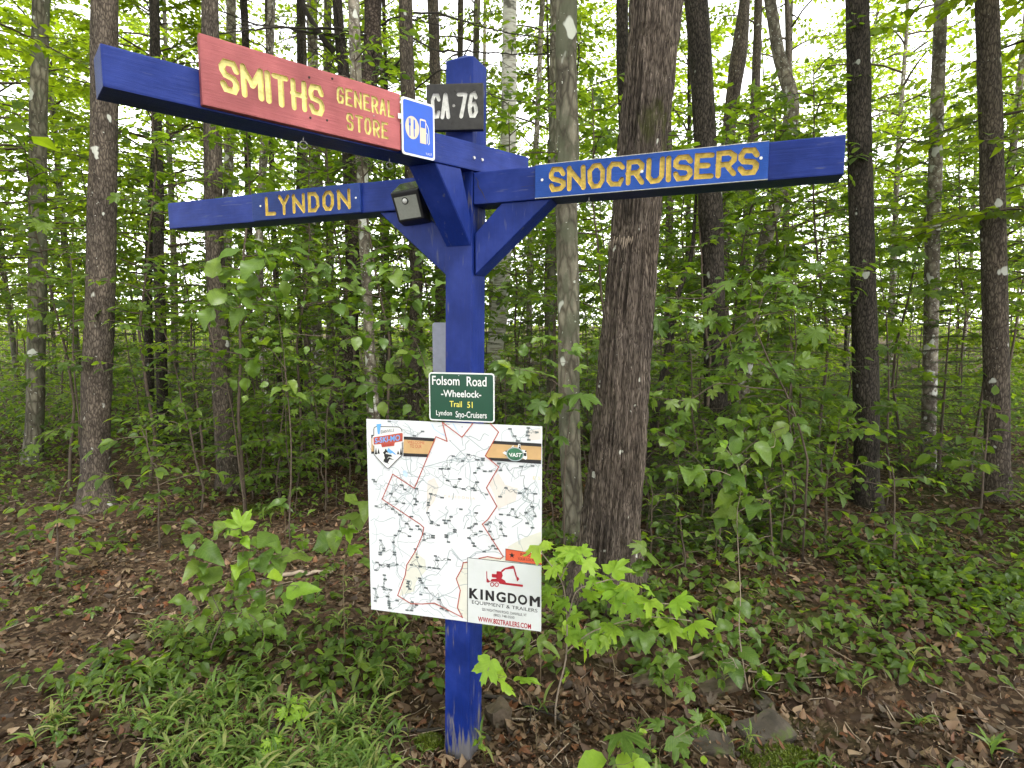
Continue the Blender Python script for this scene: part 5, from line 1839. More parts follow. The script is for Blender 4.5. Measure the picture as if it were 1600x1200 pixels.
# (kind, prototype, photo x, distance, scale) - by hand where they show
HAND = [('young_fir', 0, 640, 8.6, 1.0), ('young_fir', 1, 690, 7.8, 1.1), ('young_fir', 0, 820, 8.4, 1.0), ('young_fir', 0, 760, 9.4, 1.1), ('young_fir', 1, 1060, 5.9, 0.8), ('young_fir', 1, 1175, 6.4, 0.9), ('young_fir', 1, 1215, 5.2, 0.6),
        ('young_fir', 0, 600, 10.5, 1.2), ('young_fir', 0, 860, 11, 1.4), ('young_fir', 1, 1030, 7.2, 1.0),
        ('beech_sapling', 0, 430, 7.0, 0.9), ('beech_sapling', 1, 480, 8.6, 1.0), ('leafy_shrub', 0, 405, 8.8, 1.0), ('leafy_shrub', 0, 470, 8.2, 0.8), ('leafy_shrub', 2, 430, 7.2, 0.8), ('maple_sapling', 1, 395, 9.6, 1.0),
        ('maple_sapling', 0, 620, 9.0, 1.0), ('beech_sapling', 1, 570, 10.4, 1.1), ('maple_sapling', 2, 450, 10.5, 1.0), ('maple_sapling', 2, 375, 11, 1.0), ('beech_sapling', 1, 690, 11.0, 1.1),
        ('maple_sapling', 1, 845, 6.0, 0.75), ('maple_sapling', 0, 925, 8.6, 1.0), ('leafy_shrub', 0, 860, 6.6, 0.8), ('maple_sapling', 2, 820, 11.5, 1.1),
        ('beech_sapling', 0, 1070, 7.6, 1.0), ('maple_sapling', 2, 1060, 9.5, 1.1), ('leafy_shrub', 0, 1085, 6.2, 0.85), ('leafy_shrub', 1, 1040, 5.6, 0.8), ('leafy_shrub', 0, 1170, 5.8, 0.8), ('maple_sapling', 0, 1190, 6.8, 1.0), ('maple_sapling', 2, 1150, 9.2, 1.1), ('beech_sapling', 1, 1220, 8.6, 1.1), ('leafy_shrub', 0, 1235, 5.0, 0.75), ('maple_sapling', 1, 1250, 6.0, 1.0),
        ('leafy_shrub', 1, 1025, 4.7, 0.7), ('leafy_shrub', 2, 1075, 4.4, 0.8), ('leafy_shrub', 1, 1225, 4.5, 0.8), ('leafy_shrub', 0, 1125, 5.3, 0.7), ('leafy_shrub', 1, 1205, 6.2, 1.0), ('maple_sapling', 1, 1035, 6.3, 0.9), ('maple_sapling', 1, 1140, 6.0, 0.8), ('beech_sapling', 0, 1240, 6.6, 0.9), ('young_fir', 1, 1130, 4.9, 0.6), ('young_fir', 1, 1065, 5.1, 0.7),
        ('leafy_shrub', 1, 385, 7.2, 0.9), ('leafy_shrub', 0, 425, 8.0, 0.9), ('leafy_shrub', 1, 492, 7.6, 0.9), ('leafy_shrub', 0, 560, 8.8, 0.9), ('maple_sapling', 1, 505, 7.0, 0.75), ('maple_sapling', 0, 400, 7.6, 0.9), ('beech_sapling', 0, 520, 9.4, 1.0), ('leafy_shrub', 0, 610, 8.0, 0.8), ('leafy_shrub', 1, 660, 7.6, 0.8), ('maple_sapling', 1, 790, 7.4, 0.9), ('leafy_shrub', 0, 815, 6.8, 0.9), ('leafy_shrub', 1, 870, 5.4, 0.7),
        ('beech_sapling', 0, 1015, 5.6, 0.8), ('beech_sapling', 0, 1100, 5.6, 0.85), ('maple_sapling', 1, 1185, 5.5, 0.9), ('beech_sapling', 0, 1245, 5.6, 0.9), ('maple_sapling', 0, 1090, 8.0, 1.0), ('beech_sapling', 1, 1030, 7.0, 0.8), ('beech_sapling', 0, 370, 6.4, 0.9), ('beech_sapling', 0, 500, 6.6, 0.75), ('maple_sapling', 1, 440, 6.6, 0.8), ('beech_sapling', 0, 590, 7.2, 0.8), ('beech_sapling', 0, 650, 6.9, 0.8), ('maple_sapling', 0, 540, 7.6, 0.85), ('beech_sapling', 0, 770, 6.6, 0.8), ('beech_sapling', 1, 840, 8.4, 0.9), ('maple_sapling', 0, 690, 8.6, 0.9), ('beech_sapling', 0, 405, 8.4, 1.0), ('beech_sapling', 0, 915, 7.4, 0.8),
        ('leafy_shrub', 2, 520, 6.8, 0.6), ('leafy_shrub', 2, 455, 6.4, 0.6),
        ('beech_sapling', 0, 300, 6.6, 1.0), ('leafy_shrub', 0, 230, 5.6, 0.9), ('maple_sapling', 0, 120, 6.8, 1.0), ('leafy_shrub', 1, 60, 4.8, 0.9), ('maple_sapling', 2, 200, 9.5, 1.0), ('beech_sapling', 1, 40, 9.0, 1.0), ('young_fir', 0, 300, 10, 1.1),
        ('leafy_shrub', 0, 1310, 5.0, 0.9), ('maple_sapling', 0, 1400, 6.5, 1.0), ('leafy_shrub', 1, 1420, 4.6, 0.9), ('beech_sapling', 1, 1330, 8.5, 1.0), ('young_fir', 0, 1480, 7.5, 1.1), ('maple_sapling', 2, 1520, 9.5, 1.0), ('leafy_shrub', 0, 1560, 5.4, 1.0)]
for kind, k, u, y, sc in HAND:
    place(kind, k, (u - 800) / FPX * y, y, rg, sc)
for u, y, k in ((372, 6.6, 0), (455, 7.6, 1), (505, 9.2, 0), (615, 7.4, 1), (668, 8.8, 0), (560, 8.2, 1), (735, 8.4, 1), (815, 9.6, 0), (855, 7.6, 1), (930, 6.6, 0), (1040, 8.4, 1), (1085, 6.6, 0), (1150, 7.8, 1), (1205, 7.4, 0), (1245, 9.0, 1), (90, 7.2, 0), (220, 7.8, 1), (310, 8.6, 0), (1300, 7.0, 1), (1420, 8.2, 0), (1530, 7.2, 1), (420, 9.8, 1), (640, 10.2, 0), (780, 11.0, 1), (960, 9.8, 1), (1120, 10.4, 0)):
    place('beech_sapling' if k else 'maple_sapling', 2 if k else 3, (u - 800) / FPX * y, y, rg, rg.uniform(0.9, 1.15))
for (y0, y1, num) in ((9.5, 13, 26), (13, 18, 44), (18, 26, 60), (26, 40, 90)):
    for i in range(num):
        y = rg.uniform(y0, y1)
        x = (-0.95 + 1.9 * (i + rg.random()) / num) * y
        kind = str(rg.choice(['maple_sapling', 'beech_sapling', 'beech_sapling', 'young_fir', 'leafy_shrub']))
        place(kind, int(rg.integers(0, len(SAP[kind]))), x, y, rg, rg.uniform(0.9, 1.4) * (1 if y < 18 else 1.35))

# the wood goes on to both sides of the view
for i in range(44):
    sd2 = 1 if i % 2 else -1
    y = rg.uniform(3.6, 17)
    x = sd2 * (y * rg.uniform(1.02, 1.7) + rg.uniform(0.2, 2.5))
    if i < 20:
        far_tree(x, y + 1, int(rg.choice([0, 1, 2, 4])), str(rg.choice(['brown_bark', 'dark_bark', 'grey_bark', 'pale_bark'])), rg, rg.uniform(12, 16), rg.uniform(0.07, 0.13), rg.uniform(-0.5, 1.0), 1.1)
    else:
        kind = str(rg.choice(['maple_sapling', 'beech_sapling', 'leafy_shrub', 'young_fir']))
        place(kind, int(rg.integers(0, len(SAP[kind]))), x, y, rg, rg.uniform(0.9, 1.3))

# ------------------------------------------------------------------ near plants, leaf by leaf
LM = {}
for i in range(4):                                  # four curls of each leaf
    dr, wv_ = (0.25, 0.45, 0.65, 0.35)[i], (0.06, 0.14, 0.10, 0.2)[i]
    for k, v, m in (('maple', leaf_maple(dr, 0.10, 1.0, wv_, i * 1.3), 'leaf'), ('maple_bright', leaf_maple(dr * 0.8, 0.10, 1.0, wv_, i * 1.3), 'bright_leaf'),
                    ('ovate', leaf_ovate(0.74 + 0.05 * (i % 2), 10, 0.05, 0.16 + 0.12 * i, dr, wv_ * 2), 'leaf'), ('ovate_bright', leaf_ovate(0.74, 10, 0.05, 0.15 + 0.1 * i, dr, wv_ * 2), 'bright_leaf'),
                    ('narrow', leaf_ovate(0.42, 8, 0.03, 0.2 + 0.1 * i, dr * 1.2, wv_ * 2), 'leaf')):
        LM.setdefault(k, []).append(to_mesh('leaf', *v, M[m], True))
LC = [0]


def leaf_obj(root, org, center, size, fwd, nrm, kind):
    f_ = unit(fwd)
    n_ = unit(np.asarray(nrm, float))
    x = unit(np.cross(f_, n_))
    z = np.cross(x, f_)
    mid = 0.42 if kind.startswith('maple') else 0.5
    base = np.asarray(center) - f_ * size * mid
    LC[0] += 1
    o = add('leaf', LM[kind][(LC[0] * 7) % 4], root)
    m3 = Matrix(((x[0], f_[0], z[0]), (x[1], f_[1], z[1]), (x[2], f_[2], z[2])))
    o.matrix_local = Matrix.Translation(Vector(base - org)) @ m3.to_4x4() @ Matrix.Scale(float(size), 4)
    return base


NP = [0]


def plant(name, label, cat, stems, leaves, kind, face=0.55, r=0.004, stem_mat='green_twig', scale=1.0, group=None, dy=0.10, extra=0, ew=26):
    """stems: lists of (u, v, distance); leaves: (u, v, width_px[, kind]) whose distance follows the nearest stem point"""
    NP[0] += 1
    rg = np.random.default_rng(400 + NP[0])
    S = [resample(np.array([at_y(u, v, y) for u, v, y in st]), 0.03) for st in stems]
    allp = np.concatenate(S)
    base = S[0][0]
    org = np.array([base[0], base[1], float(ground_z(base[0], base[1]))])
    root = empty(name, org, label, cat, group)
    a = Acc()
    for i, s in enumerate(S):
        s2 = s.copy()
        if i == 0:
            s2 = np.concatenate([[org - UP * 0.03], s2]) if org[2] < s2[0, 2] + 0.2 else s2
        k = 1.0 if i == 0 else 0.6
        a.add(*tube(s2, np.linspace(r * k, r * 0.35, len(s2)), 6))
    cam_dir = unit(CAM - allp.mean(0))
    su = 800 + FPX * allp[:, 0] / (allp[:, 1] * 1.0)
    ll = list(leaves)
    rr0 = np.array([allp[:, 0], allp[:, 1] * CA_ - (allp[:, 2] - CAM[2]) * SA_, allp[:, 1] * SA_ + (allp[:, 2] - CAM[2]) * CA_]).T
    for k in range(extra):
        i = int(rg.integers(len(allp) // 6, len(allp)))
        ll.append((800 + FPX * rr0[i, 0] / rr0[i, 1] + rg.normal(0, 24), 600 - FPX * rr0[i, 2] / rr0[i, 1] + rg.normal(0, 20), ew * rg.uniform(0.6, 1.1)))
    for lf in ll:
        u, v, wp = lf[:3]
        kd = lf[3] if len(lf) > 3 else kind
        # nearest stem point in the picture gives the distance
        rr = np.array([allp[:, 0], allp[:, 1] * CA_ - (allp[:, 2] - CAM[2]) * SA_, allp[:, 1] * SA_ + (allp[:, 2] - CAM[2]) * CA_]).T
        uu = 800 + FPX * rr[:, 0] / rr[:, 1]
        vv = 600 - FPX * rr[:, 2] / rr[:, 1]
        i = int(np.argmin((uu - u) ** 2 + (vv - v) ** 2))
        y = allp[i, 1] + rg.normal(0, dy * 0.5)
        c = at_y(u, v, y)
        size = wp * 1.08 * scale * (y / ray(u, v)[1]) / FPX * (1.0 if kd.startswith('maple') else 1.18)
        out = c - allp[i]
        out[1] += rg.normal(0, 0.03)
        out = unit(out + rg.normal(0, 0.02, 3)) * 0.8 + np.array([rg.normal(0, 0.3), rg.normal(-0.15, 0.25), 0]) - UP * rg.uniform(0.0, 0.4)
        n_ = unit(UP * 0.85 + cam_dir * face * 0.85 + rg.normal(0, 0.22, 3))
        b = leaf_obj(root, org, c, size, out, n_, kd)
        m_ = (allp[i] + b) / 2 - UP * 0.01
        a.add(*tube(np.stack([allp[i], m_, b]), [0.0014, 0.0011, 0.0010], 4, cap=False))
    part('stem', *a.VF(), M[stem_mat], root, org, True)
    return root


def zz(pts, sc, u0, v0):
    return [(u0 + p[0] / sc, v0 + p[1] / sc, p[2] / sc, *p[3:]) for p in pts]


# bright maple sapling whose leaves cross the corner of the map
L8 = zz([(310, 85, 150), (465, 90, 120), (540, 90, 95), (420, 135, 85), (385, 185, 95), (530, 190, 165), (705, 175, 145), (640, 225, 90), (590, 245, 95), (765, 255, 115), (690, 295, 150), (620, 290, 90), (435, 350, 90), (360, 330, 85), (362, 285, 70), (720, 365, 110), (860, 350, 140), (790, 385, 100), (1010, 345, 140), (960, 425, 100), (970, 480, 155), (1095, 460, 145), (545, 565, 110), (820, 405, 100), (910, 400, 90)], 3.137, 740, 830)
plant('maple_sapling', 'bright yellow-green maple sapling with leaves overlapping the map corner', 'sapling',
      [[(868, 1108, 3.02), (872, 1080, 2.98), (884, 1030, 2.90), (886, 980, 2.80), (883, 930, 2.72), (876, 905, 2.64), (866, 890, 2.58), (845, 862, 2.52)],
       [(886, 975, 2.80), (900, 925, 2.74), (930, 912, 2.70), (960, 905, 2.68), (985, 912, 2.66)],
       [(884, 1020, 2.88), (920, 990, 2.80), (960, 975, 2.76), (1000, 965, 2.72), (1040, 965, 2.68), (1080, 970, 2.66)],
       [(876, 905, 2.64), (890, 878, 2.6), (915, 865, 2.58)], [(960, 940, 2.70), (990, 945, 2.68), (1020, 942, 2.66), (1058, 945, 2.64)]],
      L8, 'maple_bright', 0.55, 0.0055, 'pale_stick', 0.86, extra=22, ew=30)
plant('maple_seedling', 'small maple seedling with three leaves beside the foot of the post', 'seedling',
      [[(838, 1165, 2.80), (836, 1120, 2.74), (825, 1085, 2.68), (800, 1062, 2.62), (780, 1055, 2.58), (762, 1048, 2.55)]], zz([(65, 675, 110), (150, 730, 120), (255, 715, 95)], 3.137, 740, 830), 'maple_bright', 0.8, 0.0022, 'green_twig', 1.1)
L6 = zz([(690, 125, 95, 'ovate'), (810, 185, 125), (820, 130, 110), (720, 250, 70), (880, 245, 105), (890, 330, 105), (755, 290, 40)], 4, 850, 1000)
plant('maple_seedling', 'upright red-stemmed seedling with pale leaves in front of the rocks', 'seedling', [[(1042, 1142, 2.95), (1040, 1090, 2.92), (1037, 1055, 2.90), (1034, 1040, 2.88)], [(1039, 1070, 2.9), (1058, 1064, 2.88), (1072, 1075, 2.86)]], L6, 'maple', 0.7, 0.0022, 'green_twig', 0.95)
L4 = zz([(500, 590, 270), (700, 520, 115), (850, 650, 210), (910, 520, 155), (1090, 475, 155), (1000, 570, 85), (600, 740, 140), (740, 770, 130), (905, 785, 130), (1000, 755, 60, 'ovate_bright'), (690, 690, 45, 'ovate_bright'), (620, 570, 50, 'ovate_bright')], 4, 850, 1000)
plant('maple_seedling', 'spreading maple seedling with large lobed leaves at lower right', 'seedling', [[(1035, 1215, 2.62), (1030, 1185, 2.60), (1035, 1165, 2.60), (1060, 1150, 2.60), (1085, 1135, 2.62), (1115, 1122, 2.64)], [(1030, 1185, 2.6), (1005, 1165, 2.56), (980, 1150, 2.54)]], L4, 'maple', 0.65, 0.0025, 'green_twig', 0.8, extra=8, ew=28)
plant('broadleaf_seedling', 'bright broad-leaved seedling cut by the bottom edge of the photo', 'seedling', [[(945, 1225, 2.5), (950, 1205, 2.48), (960, 1195, 2.46)]], zz([(270, 775, 230), (520, 745, 150), (620, 790, 120)], 4, 850, 1000), 'ovate_bright', 0.65, 0.003, 'green_twig', 0.85)
L5 = zz([(1170, 225, 85), (1270, 215, 130), (1175, 145, 50), (1245, 160, 100), (990, 310, 160), (1080, 325, 110), (1130, 345, 80), (1240, 340, 140), (1210, 390, 95), (1400, 185, 120), (1455, 172, 100), (1420, 225, 110), (1180, 470, 150), (1205, 530, 120), (1355, 500, 150), (1310, 470, 80), (1285, 640, 75), (1340, 670, 85), (1270, 570, 115), (1215, 415, 80), (1160, 590, 110), (1430, 440, 80)], 3.556, 800, 650)
L5 += zz([(1185, 175, 170), (1280, 90, 140), (1125, 60, 80), (1345, 310, 150), (1380, 240, 110), (1395, 215, 100, 'ovate_bright')], 4, 850, 1000)
L5 += zz([(1225, 465, 90), (1310, 420, 85, 'ovate_bright'), (1385, 510, 85), (1330, 375, 90), (1270, 520, 80), (1170, 400, 70)], 3.137, 740, 830)
plant('hobblebush', 'tall hobblebush with drooping broad leaves at the right of the picture', 'shrub',
      [[(1182, 1130, 3.25), (1165, 1060, 3.28), (1155, 985, 3.30), (1157, 930, 3.32), (1153, 850, 3.34), (1152, 800, 3.34), (1158, 760, 3.34), (1150, 715, 3.34)], [(1153, 800, 3.34), (1175, 790, 3.30), (1190, 800, 3.28)], [(1158, 750, 3.34), (1120, 735, 3.32), (1085, 735, 3.30)], [(1156, 730, 3.34), (1185, 706, 3.3), (1210, 698, 3.28)], [(1165, 1060, 3.28), (1150, 1040, 3.2), (1146, 1030, 3.15)], [(1170, 1080, 3.26), (1188, 1060, 3.2)]],
      L5, 'ovate', 0.6, 0.0045, 'pale_stick', 0.85, extra=28, ew=24)
# left shrub
L3 = zz([(80, 570, 155, 'maple_bright'), (95, 640, 105, 'ovate_bright'), (115, 675, 75, 'ovate_bright'), (55, 685, 45), (110, 745, 100), (230, 650, 160), (300, 760, 175), (205, 780, 125), (410, 740, 150), (420, 685, 85), (80, 810, 115, 'ovate_bright'), (90, 860, 125), (150, 855, 95, 'ovate_bright'), (280, 850, 105, 'ovate_bright'), (225, 890, 65), (395, 925, 150, 'ovate_bright'), (350, 985, 110), (290, 940, 80), (100, 960, 105), (185, 980, 115), (20, 990, 75), (150, 1055, 135, 'maple'), (100, 1115, 95, 'maple'), (230, 1135, 95, 'maple'), (30, 1075, 85), (440, 965, 75), (-40, 620, 130), (-90, 720, 150), (-60, 840, 140), (-120, 930, 140), (-50, 1010, 120), (-150, 800, 130), (-180, 640, 120)], 3.43, 350, 650)
L3 += zz([(230, 440, 140, 'maple'), (300, 350, 60)], 4, 350, 900)
plant('leafy_shrub', 'leafy shrub with broad and lobed leaves above grass at lower left', 'shrub',
      [[(330, 1010, 3.50), (350, 960, 3.45), (372, 900, 3.40), (380, 860, 3.38), (376, 825, 3.36)], [(360, 935, 3.43), (400, 925, 3.35), (440, 915, 3.30), (465, 915, 3.28)], [(372, 900, 3.4), (410, 880, 3.42), (440, 870, 3.45), (475, 860, 3.48)], [(350, 960, 3.4), (390, 960, 3.3), (412, 990, 3.22), (412, 1010, 3.2)], [(372, 890, 3.4), (400, 850, 3.46), (420, 840, 3.5)], [(345, 960, 3.45), (318, 900, 3.45), (305, 850, 3.45), (298, 835, 3.45)], [(325, 990, 3.5), (305, 940, 3.5), (310, 910, 3.5)]],
      L3, 'ovate', 0.6, 0.005, 'twig', 0.82, extra=45, ew=24)
plant('maple_seedling', 'yellow-green seedling growing just left of the map edge', 'seedling', [[(536, 905, 3.6), (540, 860, 3.6), (543, 820, 3.6), (556, 785, 3.6)]], zz([(650, 620, 110, 'maple_bright'), (660, 530, 125), (700, 450, 115), (760, 480, 95), (700, 710, 85, 'maple_bright'), (640, 560, 90), (530, 680, 125), (590, 660, 90), (760, 780, 70), (720, 560, 90)], 3.43, 350, 650), 'ovate', 0.7, 0.003, 'green_twig')
plant('broadleaf_seedling', 'low broad-leaved rosette on bare soil left of the map', 'seedling', [[(445, 800, 5.6), (443, 785, 5.6)], [(485, 795, 5.6), (490, 788, 5.6)]], zz([(285, 460, 90), (320, 470, 60), (310, 490, 60), (490, 465, 60), (470, 505, 50), (240, 540, 60), (200, 520, 70)], 3.43, 350, 650), 'narrow', 0.6, 0.003, 'green_twig')
# two saplings arching across the middle left at five to six metres
L2 = zz([(405, 170, 115), (240, 235, 105), (210, 165, 125), (140, 245, 155), (465, 270, 75), (525, 195, 65), (535, 270, 75), (560, 395, 125), (600, 470, 100), (130, 340, 145), (275, 380, 115), (170, 370, 70), (640, 355, 95), (205, 640, 105), (650, 590, 75), (740, 640, 95), (690, 650, 80), (730, 605, 70), (60, 510, 110), (150, 450, 110), (330, 300, 90), (300, 190, 80), (440, 240, 80), (90, 690, 100), (170, 730, 90), (150, 790, 100), (320, 370, 80), (600, 300, 80), (670, 240, 70), (30, 300, 120), (-30, 400, 130), (-60, 250, 130), (20, 180, 120), (-90, 520, 120)], 3.334, 350, 340)
plant('hobblebush', 'arching hobblebush with large leaves under the rear left arm', 'shrub',
      [[(452, 820, 5.5), (455, 700, 5.5), (448, 600, 5.5), (436, 500, 5.5), (425, 440, 5.45), (410, 400, 5.4)], [(450, 480, 5.5), (500, 472, 5.5), (525, 468, 5.45), (545, 455, 5.4)], [(436, 480, 5.5), (400, 475, 5.4), (360, 480, 5.4), (330, 460, 5.4)], [(430, 450, 5.45), (470, 430, 5.4), (500, 415, 5.4), (520, 400, 5.4)], [(448, 580, 5.5), (420, 545, 5.4), (395, 560, 5.4), (380, 560, 5.4)], [(440, 520, 5.5), (500, 525, 5.5), (550, 525, 5.5), (575, 530, 5.5)]],
      L2, 'ovate', 0.6, 0.008, 'twig', 0.82, extra=70, ew=20)
L2b = zz([(800, 115, 85), (800, 185, 85), (920, 140, 90), (890, 300, 110), (950, 330, 90), (1090, 400, 100), (1015, 470, 80), (1130, 330, 80), (1060, 380, 70), (1010, 620, 80), (960, 710, 90), (1030, 745, 95), (880, 840, 105), (980, 850, 95), (740, 880, 95), (600, 860, 100), (520, 840, 90), (820, 890, 80), (840, 260, 80), (970, 380, 80), (850, 350, 70), (1050, 550, 80), (560, 1010, 100), (760, 940, 80), (1100, 570, 80), (900, 430, 80)], 3.334, 350, 340)
plant('hobblebush', 'slender arching shrub between the dark spruce and the post', 'shrub',
      [[(700, 740, 6.0), (680, 640, 5.9), (660, 560, 5.8), (630, 500, 5.7), (600, 460, 5.6), (585, 420, 5.6), (590, 385, 5.6)], [(630, 500, 5.7), (640, 460, 5.6), (650, 440, 5.6), (680, 450, 5.6)], [(600, 460, 5.6), (615, 425, 5.6), (625, 390, 5.6)], [(675, 640, 5.9), (640, 600, 5.8), (600, 605, 5.8), (560, 600, 5.8), (520, 610, 5.8)], [(660, 560, 5.8), (648, 560, 5.7), (640, 552, 5.7)]],
      L2b, 'ovate', 0.6, 0.007, 'twig', 0.85, extra=50, ew=20)
# right middle shrub
L7 = zz([(650, 240, 125), (640, 320, 115), (790, 170, 95), (690, 175, 95), (640, 120, 95), (820, 130, 95), (900, 175, 95), (890, 290, 110), (500, 170, 110), (560, 140, 90), (400, 260, 75), (100, 380, 135), (210, 360, 115), (335, 415, 85), (430, 380, 125), (490, 410, 95), (110, 260, 105), (180, 250, 90), (120, 430, 90), (770, 300, 90), (640, 520, 90), (600, 600, 145), (680, 590, 95), (830, 640, 125), (850, 700, 100), (740, 720, 75), (540, 640, 80), (740, 870, 100), (820, 870, 115), (460, 760, 90), (540, 790, 100), (290, 860, 95), (190, 870, 80), (80, 800, 90), (70, 860, 85), (960, 230, 110), (1000, 330, 120), (980, 600, 120), (1030, 460, 120)], 3.752, 1000, 400)
plant('maple_sapling', 'maple sapling with layered leaves and a slanting stem under the right arm', 'sapling',
      [[(1262, 720, 4.7), (1248, 666, 4.7), (1226, 610, 4.7), (1202, 565, 4.7), (1178, 506, 4.7), (1172, 480, 4.7), (1175, 440, 4.7)], [(1104, 554, 4.75), (1144, 520, 4.72), (1175, 500, 4.7), (1205, 490, 4.7), (1232, 485, 4.7), (1262, 480, 4.7)], [(1144, 520, 4.72), (1110, 500, 4.7), (1070, 495, 4.7), (1030, 500, 4.7)], [(1178, 506, 4.7), (1195, 460, 4.7), (1220, 440, 4.7), (1245, 445, 4.7)], [(1215, 590, 4.7), (1180, 560, 4.68), (1155, 560, 4.65)], [(1226, 610, 4.7), (1170, 605, 4.7), (1120, 600, 4.7), (1075, 625, 4.7), (1020, 620, 4.7)], [(1160, 470, 4.7), (1135, 445, 4.7), (1100, 465, 4.7), (1040, 465, 4.7)], [(1240, 650, 4.7), (1215, 632, 4.68), (1195, 632, 4.66)]],
      L7, 'maple', 0.6, 0.010, 'twig', 0.9, extra=45, ew=22)
L7b = zz([(100, 1010, 125), (190, 1030, 110), (150, 1080, 90), (560, 1000, 125), (490, 960, 100), (620, 960, 100), (820, 1010, 115), (750, 1040, 90), (870, 1080, 110), (660, 1040, 80), (490, 1090, 70, 'ovate_bright'), (560, 1100, 90), (700, 940, 100), (790, 930, 100), (230, 1110, 80), (920, 960, 100), (400, 1080, 70)], 3.752, 1000, 400)
plant('hobblebush', 'low broad-leaved shrub at the foot of the dark-barked trunk', 'shrub', [[(1125, 830, 4.6), (1130, 760, 4.6), (1140, 700, 4.6), (1150, 665, 4.6)], [(1135, 730, 4.6), (1180, 690, 4.6), (1218, 670, 4.6), (1240, 665, 4.6)], [(1130, 760, 4.6), (1080, 710, 4.6), (1045, 685, 4.6), (1025, 672, 4.6)], [(1180, 690, 4.6), (1190, 655, 4.6), (1215, 650, 4.6)]], L7b, 'ovate', 0.6, 0.006, 'twig', 0.85, extra=25, ew=20)
L9 = zz([(480, 1010, 130), (380, 1040, 105), (270, 1065, 80), (140, 880, 85), (70, 860, 70), (230, 930, 80), (310, 910, 85), (205, 800, 50, 'ovate'), (440, 1075, 60), (110, 900, 70), (190, 905, 60), (330, 1100, 70), (430, 800, 80), (350, 740, 70), (460, 790, 60), (280, 745, 60)], 3, 750, 280)
plant('maple_sapling', 'maple sapling with broad leaves between the post and the big maple', 'sapling', [[(882, 760, 3.9), (884, 700, 3.9), (890, 650, 3.88), (880, 610, 3.86), (845, 585, 3.84), (800, 575, 3.82)], [(890, 650, 3.88), (905, 625, 3.84), (912, 615, 3.8)], [(880, 610, 3.86), (885, 560, 3.88), (880, 540, 3.9)]], L9, 'maple', 0.6, 0.005, 'twig', 1.0, extra=8)
plant('maple_seedling', 'seedling with three leaves right of the big maple foot', 'seedling', [[(1002, 925, 3.9), (1000, 890, 3.9), (998, 870, 3.88)]], zz([(710, 720, 80), (715, 815, 95), (780, 785, 100), (700, 855, 70)], 3.556, 800, 650), 'maple', 0.65, 0.003, 'green_twig', 1.1)
plant('leafy_shrub', 'dark green shrub leaves growing at the foot of the big maple', 'shrub', [[(960, 1040, 3.35), (955, 1010, 3.35), (960, 985, 3.36), (985, 990, 3.36)], [(955, 1010, 3.35), (1000, 995, 3.36), (1020, 1000, 3.36)]], zz([(650, 530, 80), (700, 545, 85), (620, 510, 80), (740, 510, 80), (800, 520, 80), (850, 530, 90), (880, 500, 70), (680, 490, 80), (560, 500, 70), (705, 575, 60), (830, 560, 70), (600, 470, 80), (690, 440, 80)], 3.137, 740, 830), 'ovate', 0.6, 0.003, 'green_twig', 0.95)
plant('leafy_shrub', 'dark green herb clump right behind the lower map corner', 'herb', [[(845, 1030, 3.3), (842, 1000, 3.3), (835, 980, 3.3)], [(842, 1000, 3.3), (860, 985, 3.3)]], zz([(270, 520, 70), (330, 540, 80), (230, 545, 70), (380, 560, 70), (290, 580, 80), (340, 600, 70), (410, 590, 70), (250, 600, 60), (470, 500, 60), (210, 510, 60)], 3.137, 740, 830), 'narrow', 0.55, 0.0025, 'green_twig', 1.1)

# ------------------------------------------------------------------ small seedlings scattered on the litter
rg = np.random.default_rng(91)


def seedling(x, y, kind, n, size, rg, label, group):
    gz = float(ground_z(x, y))
    org = np.array([x, y, gz])
    root = empty('seedling', org, label, 'seedling', group)
    h = rg.uniform(0.05, 0.16)
    tip = org + np.array([rg.normal(0, 0.03), rg.normal(0, 0.03), h])
    part('stem', *tube(np.stack([org - UP * 0.02, (org + tip) / 2 + rg.normal(0, 0.006, 3), tip]), [0.0022, 0.0018, 0.0012], 4), M['green_twig'], root, org)
    for k in range(n):
        az = 6.28 * (k + rg.random() * 0.6) / n
        d = np.array([cos(az), sin(az), rg.uniform(-0.25, 0.15)])
        sz = size * rg.uniform(0.7, 1.15)
        leaf_obj(root, org, tip - UP * h * 0.25 * (k % 2) + d * sz * 0.6, sz, d, UP + rg.normal(0, 0.3, 3) - np.array([0, 0.3, 0]), kind)


spots = []
for i in range(400):
    y = 2.9 + 5.5 * rg.random() ** 1.2
    x = rg.uniform(-0.95, 0.95) * y
    if vnoise(x * 0.8, y * 0.8, 0, 21) > -0.15 and not (-0.5 < x < 0.9 and y < 3.1):
        spots.append((x, y))
for i, (x, y) in enumerate(spots[:80]):
    side = 'left of' if x < -0.25 else 'right of'
    near = 'among the nearer litter' if y < 4.6 else 'on the farther forest floor'
    seedling(x, y, str(rg.choice(['maple', 'narrow', 'ovate'])), int(rg.integers(3, 7)), rg.uniform(0.045, 0.085), rg, f'small green seedling {side} the post {near}', f'seedlings {side} the post {near}')

